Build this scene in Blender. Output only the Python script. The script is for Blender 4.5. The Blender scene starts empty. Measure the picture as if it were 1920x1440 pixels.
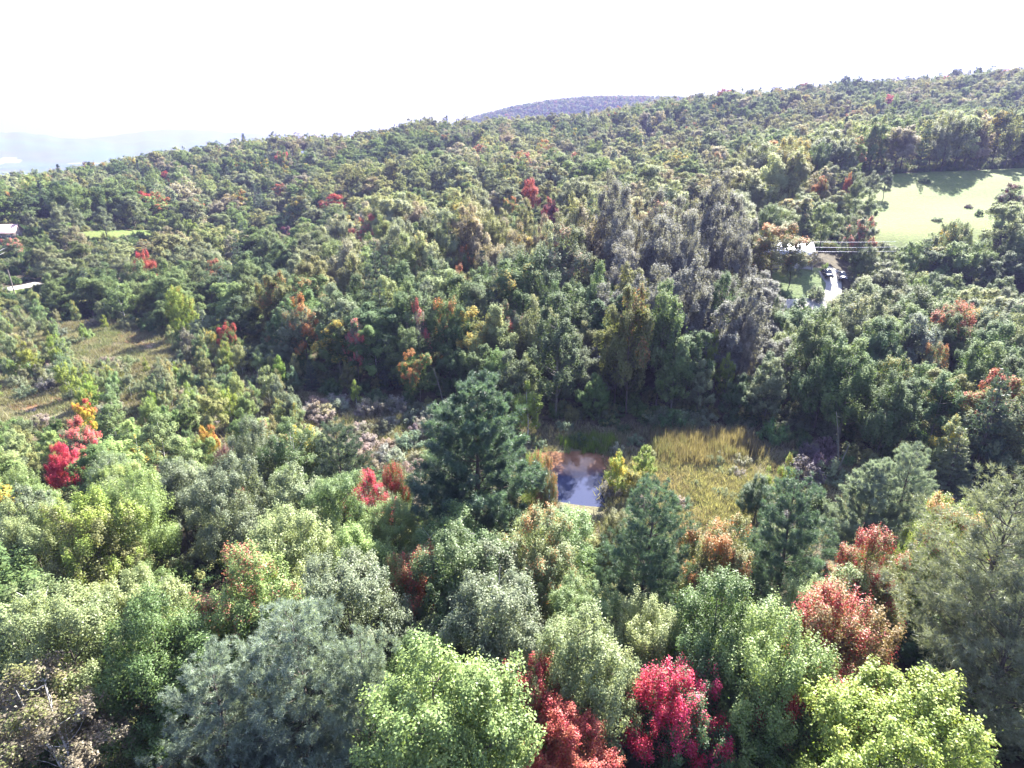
import bpy, math, random, bisect
import numpy as np
from mathutils import Vector
R = math.radians
random.seed(7)
rng = np.random.default_rng(7)
SC = bpy.context.scene
COL = SC.collection

# ------------------------------------------------------------------ camera, sky, sun, exposure
CAM_Z, PITCH, FOC = 38.0, R(21.2), 1150.0          # focal length in pixels of a 1920 px wide frame
cam_data = bpy.data.cameras.new('camera')
cam = bpy.data.objects.new('camera', cam_data); COL.objects.link(cam)
cam.location = (0, 0, CAM_Z); cam.rotation_euler = (R(90) - PITCH, 0, 0)
cam_data.sensor_fit = 'HORIZONTAL'; cam_data.sensor_width = 36.0
cam_data.lens = 36.0 * FOC / 1920.0
cam_data.clip_start = 0.5; cam_data.clip_end = 40000
SC.camera = cam
SUN_AZ, SUN_EL = R(29), R(37)                      # clockwise from +Y, above the horizon
world = bpy.data.worlds.new('World'); SC.world = world; world.use_nodes = True
wn = world.node_tree; wn.nodes.clear()
sky = wn.nodes.new('ShaderNodeTexSky'); sky.sky_type = 'NISHITA'; sky.sun_disc = False
sky.sun_elevation = SUN_EL; sky.sun_rotation = SUN_AZ
sky.altitude = 400; sky.air_density = 1.0; sky.dust_density = 1.6; sky.ozone_density = 1.5
bg = wn.nodes.new('ShaderNodeBackground'); bg.inputs['Strength'].default_value = 0.055
wo = wn.nodes.new('ShaderNodeOutputWorld')
wn.links.new(sky.outputs[0], bg.inputs['Color']); wn.links.new(bg.outputs[0], wo.inputs['Surface'])
sun_data = bpy.data.lights.new('sun', 'SUN'); sun_data.energy = 5.0; sun_data.angle = R(0.5)
sun_data.color = (1.0, 0.95, 0.87)
sun = bpy.data.objects.new('sun', sun_data); COL.objects.link(sun)
sdir = Vector((math.sin(SUN_AZ) * math.cos(SUN_EL), math.cos(SUN_AZ) * math.cos(SUN_EL), math.sin(SUN_EL)))
sun.rotation_euler = sdir.to_track_quat('Z', 'Y').to_euler()
sun.location = (0, 0, 300)
SC.view_settings.view_transform = 'Standard'; SC.view_settings.look = 'None'
SC.view_settings.gamma = 1.0; SC.view_settings.use_curve_mapping = False
EXPOSURE = 3.6
SC.view_settings.exposure = EXPOSURE
HAZE_DENSITY, HAZE_COLOR, HAZE_ANISO = 0.00020, (0.25, 0.265, 0.56), 0.12
SC.render.engine = 'CYCLES'
SC.cycles.max_bounces = 5; SC.cycles.diffuse_bounces = 2; SC.cycles.glossy_bounces = 2
SC.cycles.transmission_bounces = 3; SC.cycles.volume_bounces = 0; SC.cycles.transparent_max_bounces = 4
SC.cycles.use_denoising = True
SC.cycles.caustics_reflective = False; SC.cycles.caustics_refractive = False

CP, SP = math.cos(PITCH), math.sin(PITCH)
def ray(px, py):
    """direction (X, Y, down) per metre of depth for a photograph pixel"""
    v = (py - 720) / FOC
    return (px - 960) / FOC, CP - v * SP, SP + v * CP
def project(x, y, z):
    d = CAM_Z - z
    zc = y * CP + d * SP
    v = (d * CP - y * SP) / zc
    return 960 + FOC * x / zc, 720 + FOC * v, zc

# ------------------------------------------------------------------ terrain height
ctrl = []
def cp(px, py, zc, sub=0.0):
    a, b, c = ray(px, py); ctrl.append((a * zc, b * zc, CAM_Z - c * zc - sub))
def cw(x, y, z): ctrl.append((x, y, z))
for p in [(0, -60, 9), (-80, -60, 9), (80, -60, 9), (0, 0, 4.5), (-40, 5, 4.5), (40, 5, 4.5), (0, 20, 3), (-35, 28, 3), (32, 28, 3),
          (-70, 20, 5), (75, 20, 5), (0, 45, 1.4), (-30, 50, 1.6), (30, 48, 1.2), (8, 62, 0), (30, 60, 0), (-10, 72, 0.1), (-45, 80, 0.3),
          (-75, 80, 0.4), (-95, 122, 0), (-60, 115, 0), (-70, 140, 0), (-115, 100, 0.3), (-150, 120, 2), (-20, 92, 0), (12, 82, 0), (35, 76, 0), (55, 64, 0), (62, 52, .3), (90, 60, 2.0),
          (120, 40, 5), (-130, 50, 5)]: cw(*p)
cp(20, 543, 166); cp(20, 418, 250); cp(20, 440, 212, 4); cp(220, 436, 232); cp(100, 415, 265); cp(500, 425, 250, 14)
cp(200, 520, 146, 12); cp(400, 500, 140, 13); cp(400, 440, 180, 13)
cp(700, 560, 100, 13.5); cp(700, 450, 140, 14); cp(700, 380, 190, 14); cp(700, 320, 270, 14); cp(700, 270, 370, 14)
cp(1000, 430, 118, 21); cp(1300, 395, 117, 22); cp(1300, 330, 190, 15); cp(1300, 255, 330, 14); cp(1000, 300, 300, 14); cp(1000, 250, 400, 14)
cp(100, 328, 340, 14); cp(400, 330, 320, 14); cp(400, 290, 400, 14)
cp(1500, 530, 147); cp(1560, 515, 150); cp(1500, 485, 160); cp(1560, 480, 165); cp(1500, 570, 140)
cp(1700, 450, 175); cp(1900, 430, 178); cp(1700, 400, 198); cp(1860, 380, 208); cp(1700, 322, 244); cp(1900, 318, 246); cp(1660, 365, 215)
cp(1700, 560, 118, 13); cp(1900, 560, 115, 13); cp(1750, 500, 150, 12)
cp(1800, 232, 268, 17); cp(1600, 240, 268, 17); cp(1800, 185, 420, 15); cp(1500, 200, 400, 15)
SKY_LINE = [(-150, 345, 400), (0, 335, 410), (100, 318, 425), (200, 302, 430), (260, 287, 435), (330, 271, 440), (500, 256, 455), (600, 247, 465),
            (700, 233, 480), (800, 222, 490), (900, 221, 500), (1050, 206, 520), (1200, 194, 540), (1300, 180, 560), (1450, 161, 580),
            (1600, 152, 600), (1750, 146, 620), (1920, 140, 640), (2100, 135, 650)]
for px, py, zc in SKY_LINE:
    cp(px, py, zc, 15)
    a, b, c = ray(px, py); z2 = zc + 190
    drop = 34 if px < 1000 else 24
    ctrl.append((a * z2, b * z2, CAM_Z - c * zc - 15 - drop))
ctrl = np.array(ctrl)
def tps(r2): return np.where(r2 > 1e-9, 0.5 * r2 * np.log(r2 + 1e-12), 0.0)
P = ctrl[:, :2] / 100.0
n = len(P)
K = tps(((P[:, None] - P[None]) ** 2).sum(-1)) + np.eye(n) * 0.004
A = np.zeros((n + 3, n + 3)); A[:n, :n] = K; A[:n, n] = 1; A[:n, n + 1:] = P; A[n, :n] = 1; A[n + 1:, :n] = P.T
W = np.linalg.solve(A, np.concatenate([ctrl[:, 2], np.zeros(3)]))
def sstep(a, b, x):
    t = np.clip((x - a) / (b - a), 0, 1); return t * t * (3 - 2 * t)
def far_height(x, y):
    az = np.degrees(np.arctan2(x, y)); r = np.hypot(x, y)
    h = -62 + 0 * x
    # low wooded country beyond, ridge behind the near hill, hills over the valley, mountain to the side
    h = h + 202 * np.exp(-(np.abs(x - 290) / 640) ** 2.6 - ((y - 1660) / 300) ** 2)
    b1 = 215 * np.exp(-((az + 42) / 9) ** 2) + 120 * np.exp(-((az + 62) / 16) ** 2) + 140 * np.exp(-((az + 22) / 12) ** 2)
    h = h + b1 * sstep(4600, 6600, r) * (1 + 0.05 * np.sin(az * 1.7) + 0.03 * np.sin(az * 4.1 + 1))
    h = h + (150 * np.exp(-((az + 27) / 5) ** 2) + 120 * np.exp(-((az + 14) / 9) ** 2)) * sstep(7200, 9400, r)
    h = h + 1330 * np.exp(-((az - 46) / 9.0) ** 2) * sstep(7000, 10500, r)
    h = h + 180 * sstep(2500, 9000, r) * sstep(-2, 15, az)
    h = h + (sstep(1500, 3000, r)) * 9 * (np.sin(x / 260 + 1) * np.sin(y / 310) + .6 * np.sin(x / 120 + y / 170))
    return h
def height(x, y):
    x = np.asarray(x, float); y = np.asarray(y, float); sh = x.shape
    xf, yf = x.ravel(), y.ravel(); out = np.empty(len(xf))
    for s in range(0, len(xf), 40000):
        q = np.stack([xf[s:s + 40000], yf[s:s + 40000]], 1) / 100.0
        rr = np.hypot(q[:, 0], q[:, 1]); k = np.minimum(1, 11.5 / np.maximum(rr, 1e-6)); qq = q * k[:, None]
        v = tps(((qq[:, None] - P[None]) ** 2).sum(-1)) @ W[:n] + W[n] + qq @ W[n + 1:]
        out[s:s + 40000] = np.clip(v, -40, 110)
    r = np.hypot(xf, yf)
    nr = out + 0.25 * np.sin(xf / 7) * np.sin(yf / 9) * sstep(60, 120, r)
    nr = np.where((r < 170) & (nr < 0.35), np.maximum(nr, 0) * .5, nr)      # flat marsh floor
    side = sstep(0, 60, -xf) * 250
    t = sstep(980 - side, 1350 - side, r)
    # behind and beside the camera simply stay gentle
    fh = np.where(yf < 0, 10, far_height(xf, yf))
    return (nr * (1 - t) + fh * t).reshape(sh)
def h1(x, y): return float(height(np.array([x]), np.array([y]))[0])
def on_ray(px, py, H=0.0, lo=12, hi=900):
    """world x, y where the pixel's ray stands H metres over the ground"""
    a, b, c = ray(px, py)
    t = np.arange(lo, hi, 0.5)
    d = (CAM_Z - c * t) - height(a * t, b * t) - H
    k = np.where(d <= 0)[0]
    i = k[0] if len(k) else len(t) - 1
    return a * t[i], b * t[i], t[i]

def in_poly(px, py, poly):
    px = np.asarray(px, float); py = np.asarray(py, float); c = np.zeros(px.shape, bool)
    j = len(poly) - 1
    for i in range(len(poly)):
        xi, yi = poly[i]; xj, yj = poly[j]
        c ^= ((yi > py) != (yj > py)) & (px < (xj - xi) * (py - yi) / (yj - yi + 1e-12) + xi)
        j = i
    return c

def inp(px, py, poly):
    c = False; j = len(poly) - 1
    for i in range(len(poly)):
        xi, yi = poly[i]; xj, yj = poly[j]
        if (yi > py) != (yj > py) and px < (xj - xi) * (py - yi) / (yj - yi) + xi: c = not c
        j = i
    return c

# ------------------------------------------------------------------ materials
def new_mat(name):
    m = bpy.data.materials.new(name); m.use_nodes = True; nt = m.node_tree; nt.nodes.clear()
    out = nt.nodes.new('ShaderNodeOutputMaterial'); return m, nt, out
def N(nt, t, **kw):
    nd = nt.nodes.new(t)
    for k, v in kw.items(): setattr(nd, k, v)
    return nd
def simple(name, col, rough=.8, metal=0, noise=0.0, scale=3.0, spec=.3, bump=0.0):
    m, nt, out = new_mat(name)
    b = N(nt, 'ShaderNodeBsdfPrincipled'); b.inputs['Roughness'].default_value = rough; b.inputs['Metallic'].default_value = metal
    b.inputs['Specular IOR Level'].default_value = spec
    if noise:
        tc = N(nt, 'ShaderNodeTexCoord'); nz = N(nt, 'ShaderNodeTexNoise'); nz.inputs['Scale'].default_value = scale; nz.inputs['Detail'].default_value = 6
        nt.links.new(tc.outputs['Object'], nz.inputs['Vector'])
        mr = N(nt, 'ShaderNodeMapRange'); mr.inputs[1].default_value = .3; mr.inputs[2].default_value = .7
        mr.inputs[3].default_value = 1 - noise; mr.inputs[4].default_value = 1 + noise
        mx = N(nt, 'ShaderNodeVectorMath', operation='SCALE'); mx.inputs[0].default_value = col
        nt.links.new(nz.outputs[0], mr.inputs[0]); nt.links.new(mr.outputs[0], mx.inputs['Scale']); nt.links.new(mx.outputs[0], b.inputs['Base Color'])
        if bump:
            bp = N(nt, 'ShaderNodeBump'); bp.inputs['Strength'].default_value = bump; nt.links.new(nz.outputs[0], bp.inputs['Height']); nt.links.new(bp.outputs[0], b.inputs['Normal'])
    else: b.inputs['Base Color'].default_value = (*col, 1)
    nt.links.new(b.outputs[0], out.inputs[0]); return m
def leaf_material(name, trans=.4, rough=.5, spec=.35, hue=.027):
    """leaf colour comes from the tree's own tint / turned_tint; 'turn' on each leaf says how early it turns"""
    m, nt, out = new_mat(name)
    def att(n, t): a = N(nt, 'ShaderNodeAttribute'); a.attribute_name = n; a.attribute_type = t; return a
    a1, a2, a3 = att('tint', 'INSTANCER'), att('turned_tint', 'INSTANCER'), att('turned_share', 'INSTANCER')
    tn, br = att('turn', 'GEOMETRY'), att('leaf_tone', 'GEOMETRY')
    sub = N(nt, 'ShaderNodeMath', operation='SUBTRACT'); nt.links.new(a3.outputs['Fac'], sub.inputs[0]); nt.links.new(tn.outputs['Fac'], sub.inputs[1])
    mr = N(nt, 'ShaderNodeMapRange'); mr.inputs[1].default_value = 0.0; mr.inputs[2].default_value = 0.07; nt.links.new(sub.outputs[0], mr.inputs[0])
    mx = N(nt, 'ShaderNodeMix', data_type='RGBA'); nt.links.new(mr.outputs[0], mx.inputs['Factor'])
    nt.links.new(a1.outputs['Color'], mx.inputs['A']); nt.links.new(a2.outputs['Color'], mx.inputs['B'])
    hs = N(nt, 'ShaderNodeHueSaturation'); nt.links.new(mx.outputs['Result'], hs.inputs['Color'])
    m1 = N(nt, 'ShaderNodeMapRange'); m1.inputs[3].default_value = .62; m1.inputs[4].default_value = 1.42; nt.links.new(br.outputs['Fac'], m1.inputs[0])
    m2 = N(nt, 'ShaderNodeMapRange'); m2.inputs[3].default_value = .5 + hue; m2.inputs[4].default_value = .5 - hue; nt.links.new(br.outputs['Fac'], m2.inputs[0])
    nt.links.new(m1.outputs[0], hs.inputs['Value']); nt.links.new(m2.outputs[0], hs.inputs['Hue'])
    b = N(nt, 'ShaderNodeBsdfPrincipled'); b.inputs['Roughness'].default_value = rough; b.inputs['Specular IOR Level'].default_value = spec
    tr = N(nt, 'ShaderNodeBsdfTranslucent'); ms = N(nt, 'ShaderNodeMixShader'); ms.inputs[0].default_value = trans
    tc = N(nt, 'ShaderNodeMix', data_type='RGBA'); tc.blend_type = 'MULTIPLY'; tc.inputs['Factor'].default_value = 1; tc.inputs['B'].default_value = (1.35, 1.3, .8, 1)
    nt.links.new(hs.outputs[0], b.inputs['Base Color']); nt.links.new(hs.outputs[0], tc.inputs['A']); nt.links.new(tc.outputs['Result'], tr.inputs['Color'])
    nt.links.new(b.outputs[0], ms.inputs[1]); nt.links.new(tr.outputs[0], ms.inputs[2]); nt.links.new(ms.outputs[0], out.inputs[0])
    return m
M = {}
M['leaf'] = leaf_material('leaf', .36, .5, .25)
M['leaf_mid'] = leaf_material('leaf_mid', .32, .7, .14)
M['leaf_far'] = leaf_material('leaf_far', .34, .8, .05)
M['needle'] = leaf_material('needle', .36, .5, .4)
M['blade'] = leaf_material('blade', .3, .6, .2, .006)
M['bark'] = simple('bark', (.085, .07, .06), .9, noise=.4, scale=6, bump=.5)
M['pale_bark'] = simple('pale_bark', (.13, .125, .10), .8, noise=.25, scale=5, bump=.3)
def birch_bark():
    m, nt, out = new_mat('birch_bark'); b = N(nt, 'ShaderNodeBsdfPrincipled'); b.inputs['Roughness'].default_value = .6
    tc = N(nt, 'ShaderNodeTexCoord'); mp = N(nt, 'ShaderNodeMapping'); mp.inputs['Scale'].default_value = (3, 3, 9)
    nz = N(nt, 'ShaderNodeTexNoise'); nz.inputs['Scale'].default_value = 1.2; nz.inputs['Detail'].default_value = 4
    cr = N(nt, 'ShaderNodeValToRGB'); cr.color_ramp.elements[0].position = .38; cr.color_ramp.elements[0].color = (.05, .045, .04, 1)
    cr.color_ramp.elements[1].position = .45; cr.color_ramp.elements[1].color = (.55, .53, .50, 1)
    nt.links.new(tc.outputs['Object'], mp.inputs[0]); nt.links.new(mp.outputs[0], nz.inputs['Vector']); nt.links.new(nz.outputs[0], cr.inputs[0])
    nt.links.new(cr.outputs[0], b.inputs['Base Color']); nt.links.new(b.outputs[0], out.inputs[0]); return m
M['birch_bark'] = birch_bark()
def ground_mat(name, c1, c2, s1=.08, s2=1.5, c3=None, streak=None, rough=.95, bump=.6):
    m, nt, out = new_mat(name); b = N(nt, 'ShaderNodeBsdfPrincipled'); b.inputs['Roughness'].default_value = rough; b.inputs['Specular IOR Level'].default_value = .15
    g = N(nt, 'ShaderNodeNewGeometry'); mp = N(nt, 'ShaderNodeMapping')
    if streak: mp.inputs['Scale'].default_value = streak
    nt.links.new(g.outputs['Position'], mp.inputs[0])
    n1 = N(nt, 'ShaderNodeTexNoise'); n1.inputs['Scale'].default_value = s1; n1.inputs['Detail'].default_value = 8; n1.inputs['Roughness'].default_value = .65
    n2 = N(nt, 'ShaderNodeTexNoise'); n2.inputs['Scale'].default_value = s2; n2.inputs['Detail'].default_value = 6
    nt.links.new(mp.outputs[0], n1.inputs['Vector']); nt.links.new(g.outputs['Position'], n2.inputs['Vector'])
    r1 = N(nt, 'ShaderNodeMapRange'); r1.inputs[1].default_value = .38; r1.inputs[2].default_value = .62; nt.links.new(n1.outputs[0], r1.inputs[0])
    mx = N(nt, 'ShaderNodeMix', data_type='RGBA'); mx.inputs['A'].default_value = (*c1, 1); mx.inputs['B'].default_value = (*c2, 1); nt.links.new(r1.outputs[0], mx.inputs['Factor'])
    r2 = N(nt, 'ShaderNodeMapRange'); r2.inputs[1].default_value = .3; r2.inputs[2].default_value = .7; r2.inputs[3].default_value = .7; r2.inputs[4].default_value = 1.3; nt.links.new(n2.outputs[0], r2.inputs[0])
    sc = N(nt, 'ShaderNodeVectorMath', operation='SCALE'); nt.links.new(mx.outputs['Result'], sc.inputs[0]); nt.links.new(r2.outputs[0], sc.inputs['Scale'])
    nt.links.new(sc.outputs[0], b.inputs['Base Color'])
    bp = N(nt, 'ShaderNodeBump'); bp.inputs['Strength'].default_value = bump; bp.inputs['Distance'].default_value = .3; nt.links.new(n2.outputs[0], bp.inputs['Height']); nt.links.new(bp.outputs[0], b.inputs['Normal'])
    nt.links.new(b.outputs[0], out.inputs[0]); return m
M['field'] = ground_mat('hay_field', (.070, .105, .022), (.105, .122, .034), .035, 1.2, streak=(.5, 2.2, 1))
M['lawn'] = ground_mat('lawn', (.085, .125, .04), (.12, .15, .06), .15, 2)
M['marsh'] = ground_mat('marsh_floor', (.08, .065, .04), (.12, .115, .06), .09, 2.5)
M['gravel'] = ground_mat('gravel', (.27, .26, .24), (.36, .34, .31), .4, 6)
M['asphalt'] = ground_mat('asphalt', (.09, .09, .095), (.12, .12, .12), .3, 8, bump=.2)

# ------------------------------------------------------------------ helpers
def mesh_np(name, verts, faces, mats, mat_index=None, attrs=None, smooth=False):
    """verts Nx3; faces: list of (k x m) index arrays with m = 3 or 4"""
    me = bpy.data.meshes.new(name)
    fl = [np.asarray(f, np.int32) for f in faces if len(f)]
    tot = np.concatenate([np.full(len(f), f.shape[1], np.int32) for f in fl]); loops = np.concatenate([f.ravel() for f in fl])
    start = np.concatenate([[0], np.cumsum(tot)[:-1]]).astype(np.int32)
    me.vertices.add(len(verts)); me.loops.add(len(loops)); me.polygons.add(len(tot))
    me.vertices.foreach_set('co', np.asarray(verts, np.float32).ravel())
    me.loops.foreach_set('vertex_index', loops)
    me.polygons.foreach_set('loop_start', start); me.polygons.foreach_set('loop_total', tot)
    if mat_index is not None: me.polygons.foreach_set('material_index', np.asarray(mat_index, np.int32))
    if smooth: me.polygons.foreach_set('use_smooth', np.ones(len(tot), bool))
    for k, v in (attrs or {}).items():
        v = np.asarray(v, np.float32)
        if v.ndim == 1: a = me.attributes.new(k, 'FLOAT', 'POINT'); a.data.foreach_set('value', v)
        else: a = me.attributes.new(k, 'FLOAT_COLOR', 'POINT'); a.data.foreach_set('color', np.concatenate([v, np.ones((len(v), 1), np.float32)], 1).ravel())
    for m in mats: me.materials.append(m)
    me.update(calc_edges=True); return me
def link(name, me, parent=None, loc=None, kind=None, label=None, cat=None, group=None):
    o = bpy.data.objects.new(name, me); COL.objects.link(o)
    if parent: o.parent = parent
    if loc is not None: o.location = loc
    if kind: o['kind'] = kind
    if label: o['label'] = label
    if cat: o['category'] = cat
    if group: o['group'] = group
    return o
class MB:
    """collects boxes, tubes and quads for one mesh"""
    def __init__(s): s.v = []; s.q = []; s.t = []; s.n = 0
    def add(s, v, q=None, t=None):
        v = np.asarray(v, float)
        if q is not None and len(q): s.q.append(np.asarray(q) + s.n)
        if t is not None and len(t): s.t.append(np.asarray(t) + s.n)
        s.v.append(v); s.n += len(v)
    def box(s, x0, x1, y0, y1, z0, z1):
        v = [(x, y, z) for z in (z0, z1) for y in (y0, y1) for x in (x0, x1)]
        s.add(v, [(0, 2, 3, 1), (4, 5, 7, 6), (0, 1, 5, 4), (2, 6, 7, 3), (0, 4, 6, 2), (1, 3, 7, 5)])
    def prism(s, prof, a0, a1, axis='y'):
        """profile of (u, w) points extruded between a0 and a1; axis y: u=x, w=z; axis x: u=y"""
        k = len(prof); v = []
        for a in (a0, a1):
            for u, w in prof: v.append((u, a, w) if axis == 'y' else (a, u, w))
        q = [(i, (i + 1) % k, k + (i + 1) % k, k + i) for i in range(k)]
        t = [(0, i + 1, i) for i in range(1, k - 1)] + [(k, k + i, k + i + 1) for i in range(1, k - 1)]
        s.add(v, q, t)
    def tube(s, pts, rad, sides=6):
        pts = np.asarray(pts, float); rad = np.broadcast_to(rad, (len(pts),)); rings = []
        for i, p in enumerate(pts):
            d = pts[min(i + 1, len(pts) - 1)] - pts[max(i - 1, 0)]; d = d / (np.linalg.norm(d) + 1e-9)
            u = np.cross(d, (0, 0, 1) if abs(d[2]) < .9 else (1, 0, 0)); u /= np.linalg.norm(u); w = np.cross(d, u)
            a = np.arange(sides) * 2 * np.pi / sides
            rings.append(p + rad[i] * (np.cos(a)[:, None] * u + np.sin(a)[:, None] * w))
        q = []
        for i in range(len(pts) - 1):
            for j in range(sides): q.append((i * sides + j, i * sides + (j + 1) % sides, (i + 1) * sides + (j + 1) % sides, (i + 1) * sides + j))
        s.add(np.concatenate(rings), q)
    def mesh(s, name, mat, smooth=False):
        f = []
        if s.q: f.append(np.concatenate(s.q))
        if s.t: f.append(np.concatenate(s.t))
        return mesh_np(name, np.concatenate(s.v), f, [mat], smooth=smooth)
    def arr(s): return np.concatenate(s.v), (np.concatenate(s.q) if s.q else np.zeros((0, 4), int))

# ------------------------------------------------------------------ ground
def value_noise(x, y, s, seed=0):
    r = np.random.default_rng(seed); T = r.random((64, 64))
    u, v = x / s, y / s; i, j = np.floor(u).astype(int), np.floor(v).astype(int); fu, fv = u - i, v - j
    fu = fu * fu * (3 - 2 * fu); fv = fv * fv * (3 - 2 * fv)
    g = lambda a, b: T[a % 64, b % 64]
    return (g(i, j) * (1 - fu) + g(i + 1, j) * fu) * (1 - fv) + (g(i, j + 1) * (1 - fu) + g(i + 1, j + 1) * fu) * fv
def build_ground():
    rad = [0.0, 4]
    while rad[-1] < 15000: rad.append(rad[-1] + max(1.2, rad[-1] * .0125 if rad[-1] < 1500 else rad[-1] * .018))
    rad = np.array(rad)
    ang = np.concatenate([np.linspace(-52, 52, 420), np.linspace(52, 308, 60)[1:-1]]) * np.pi / 180
    RR, AA = np.meshgrid(rad, ang, indexing='ij'); x = RR * np.sin(AA); y = RR * np.cos(AA)
    z = height(x, y)
    far = sstep(1400, 2200, RR)
    z = z + far * 10 * (value_noise(x, y, 60, 3) - .5) * sstep(4000, 5500, RR)
    # forest floor near; far away the ground itself carries the woods and hay fields of the valley
    wood = np.stack([.045 + .03 * value_noise(x, y, 90, 1), .075 + .035 * value_noise(x, y, 130, 2), .035 + .01 * value_noise(x, y, 70, 5)], -1)
    fieldc = np.array([.42, .46, .20]); floor = np.array([.050, .042, .026])
    m = (value_noise(x * .6, y, 330, 8) + .35 * value_noise(x, y, 90, 9) > .82) & (RR > 2100) & (z < -35)
    c = np.where(m[..., None], fieldc, wood)
    c = np.where((RR < 1300)[..., None], floor * (0.8 + .5 * value_noise(x, y, 5, 4))[..., None], c)
    nr, na = RR.shape; idx = np.arange(nr * na).reshape(nr, na)
    j2 = (np.arange(na) + 1) % na
    q = np.stack([idx[:-1], idx[1:], idx[1:][:, j2], idx[:-1][:, j2]], -1).reshape(-1, 4)
    m_, nt, out = new_mat('ground'); b = N(nt, 'ShaderNodeBsdfPrincipled'); b.inputs['Roughness'].default_value = .95; b.inputs['Specular IOR Level'].default_value = .1
    a = N(nt, 'ShaderNodeAttribute'); a.attribute_name = 'ground_tint'
    g = N(nt, 'ShaderNodeNewGeometry'); nz = N(nt, 'ShaderNodeTexNoise'); nz.inputs['Scale'].default_value = .8; nz.inputs['Detail'].default_value = 7; nt.links.new(g.outputs['Position'], nz.inputs['Vector'])
    mr = N(nt, 'ShaderNodeMapRange'); mr.inputs[1].default_value = .3; mr.inputs[2].default_value = .7; mr.inputs[3].default_value = .5; mr.inputs[4].default_value = 1.5; nt.links.new(nz.outputs[0], mr.inputs[0])
    sc = N(nt, 'ShaderNodeVectorMath', operation='SCALE'); nt.links.new(a.outputs['Color'], sc.inputs[0]); nt.links.new(mr.outputs[0], sc.inputs['Scale'])
    nt.links.new(sc.outputs[0], b.inputs['Base Color'])
    bp = N(nt, 'ShaderNodeBump'); bp.inputs['Strength'].default_value = .7; nt.links.new(nz.outputs[0], bp.inputs['Height']); nt.links.new(bp.outputs[0], b.inputs['Normal'])
    nt.links.new(b.outputs[0], out.inputs[0])
    me = mesh_np('ground', np.stack([x, y, z], -1).reshape(-1, 3), [q], [m_], attrs={'ground_tint': c.reshape(-1, 3)}, smooth=True)
    link('ground', me, kind='structure')
build_ground()
def px_world(poly): return [on_ray(px, py)[:2] for px, py in poly]
def sheet(name, poly_w, mat, step=1.0, lift=.05, rag=.8, flat=None):
    """a draped sheet of ground inside a world polygon with a slightly ragged edge"""
    pw = np.array(poly_w); x0, y0 = pw.min(0) - 2; x1, y1 = pw.max(0) + 2
    gx = np.arange(x0, x1, step); gy = np.arange(y0, y1, step); X, Y = np.meshgrid(gx, gy, indexing='ij')
    nx = (value_noise(X, Y, 2.3, 11) - .5) * 2 * rag; ny = (value_noise(X, Y, 2.3, 12) - .5) * 2 * rag
    ins = in_poly(X + nx, Y + ny, poly_w)
    Z = (height(X, Y) if flat is None else np.full(X.shape, flat)) + lift
    idx = np.arange(X.size).reshape(X.shape)
    keep = ins[:-1, :-1] & ins[1:, :-1] & ins[1:, 1:] & ins[:-1, 1:]
    q = np.stack([idx[:-1, :-1], idx[1:, :-1], idx[1:, 1:], idx[:-1, 1:]], -1)[keep]
    used = np.unique(q); mp = np.full(X.size, -1); mp[used] = np.arange(len(used))
    V = np.stack([X, Y, Z], -1).reshape(-1, 3)[used]
    return link(name, mesh_np(name, V, [mp[q]], [mat], smooth=True), kind='structure')
def strip(name, pts, width, mat, lift=.08, kind='structure'):
    pts = np.array(pts, float); seg = []
    for a, b in zip(pts[:-1], pts[1:]):
        k = max(2, int(np.hypot(*(b - a)) / 1.0)); seg.append(a + (b - a) * np.linspace(0, 1, k, endpoint=False)[:, None])
    c = np.concatenate(seg + [pts[-1:]]); d = np.gradient(c, axis=0); d /= np.linalg.norm(d, axis=1)[:, None] + 1e-9
    nrm = np.stack([-d[:, 1], d[:, 0]], 1); rows = []
    for t in np.linspace(-.5, .5, 5): xy = c + nrm * width * t; rows.append(np.concatenate([xy, (height(xy[:, 0], xy[:, 1]) + lift)[:, None]], 1))
    V = np.stack(rows, 1).reshape(-1, 3); k = len(c); idx = np.arange(k * 5).reshape(k, 5)
    q = np.stack([idx[:-1, :-1], idx[:-1, 1:], idx[1:, 1:], idx[1:, :-1]], -1).reshape(-1, 4)
    return link(name, mesh_np(name, V, [q], [mat], smooth=True), kind=kind)
FIELD_PX = [(1600, 334), (1668, 327), (1750, 322), (1850, 318), (2050, 314), (2100, 340), (2050, 400), (1900, 440), (1800, 470), (1700, 470), (1630, 455), (1610, 415), (1600, 380)]
FIELD_W = px_world(FIELD_PX)
sheet('hay_field', FIELD_W, M['field'], 1.2, .10, .8)
LAWN_PX = [(1420, 508), (1500, 500), (1545, 505), (1560, 540), (1560, 566), (1440, 562), (1400, 545)]
LAWN_W = px_world(LAWN_PX)
sheet('lawn', LAWN_W, M['lawn'], .7, .10, .4)
MEADOW_PX = [(120, 440), (200, 432), (290, 432), (300, 445), (190, 452), (110, 450)]
MEADOW_W = px_world(MEADOW_PX)
sheet('grass_clearing', MEADOW_W, M['field'], 1.2, .10, .6)
MARSH_PX = [(-60, 590), (60, 585), (210, 603), (330, 640), (450, 690), (600, 740), (760, 775), (1000, 796), (1200, 803), (1400, 808), (1560, 855), (1700, 900), (1920, 935), (1990, 960),
            (1960, 1000), (1600, 1010), (1400, 1030), (1200, 1040), (1000, 1020), (850, 960), (700, 900), (560, 850), (350, 800), (0, 800), (-80, 790)]
MARSH_W = px_world(MARSH_PX)
sheet('marsh_floor', MARSH_W, M['marsh'], 1.0, .06, 1.0)
lane = px_world([(1380, 572), (1450, 572), (1520, 573), (1580, 573), (1680, 580)])
strip('gravel_lane', lane, 4.6, M['gravel'], .14)
drive = px_world([(1556, 572), (1563, 545), (1562, 515), (1566, 506)])
strip('driveway', drive, 3.6, M['gravel'], .18)
drive2 = px_world([(1563, 540), (1550, 520), (1546, 512)])
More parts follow.
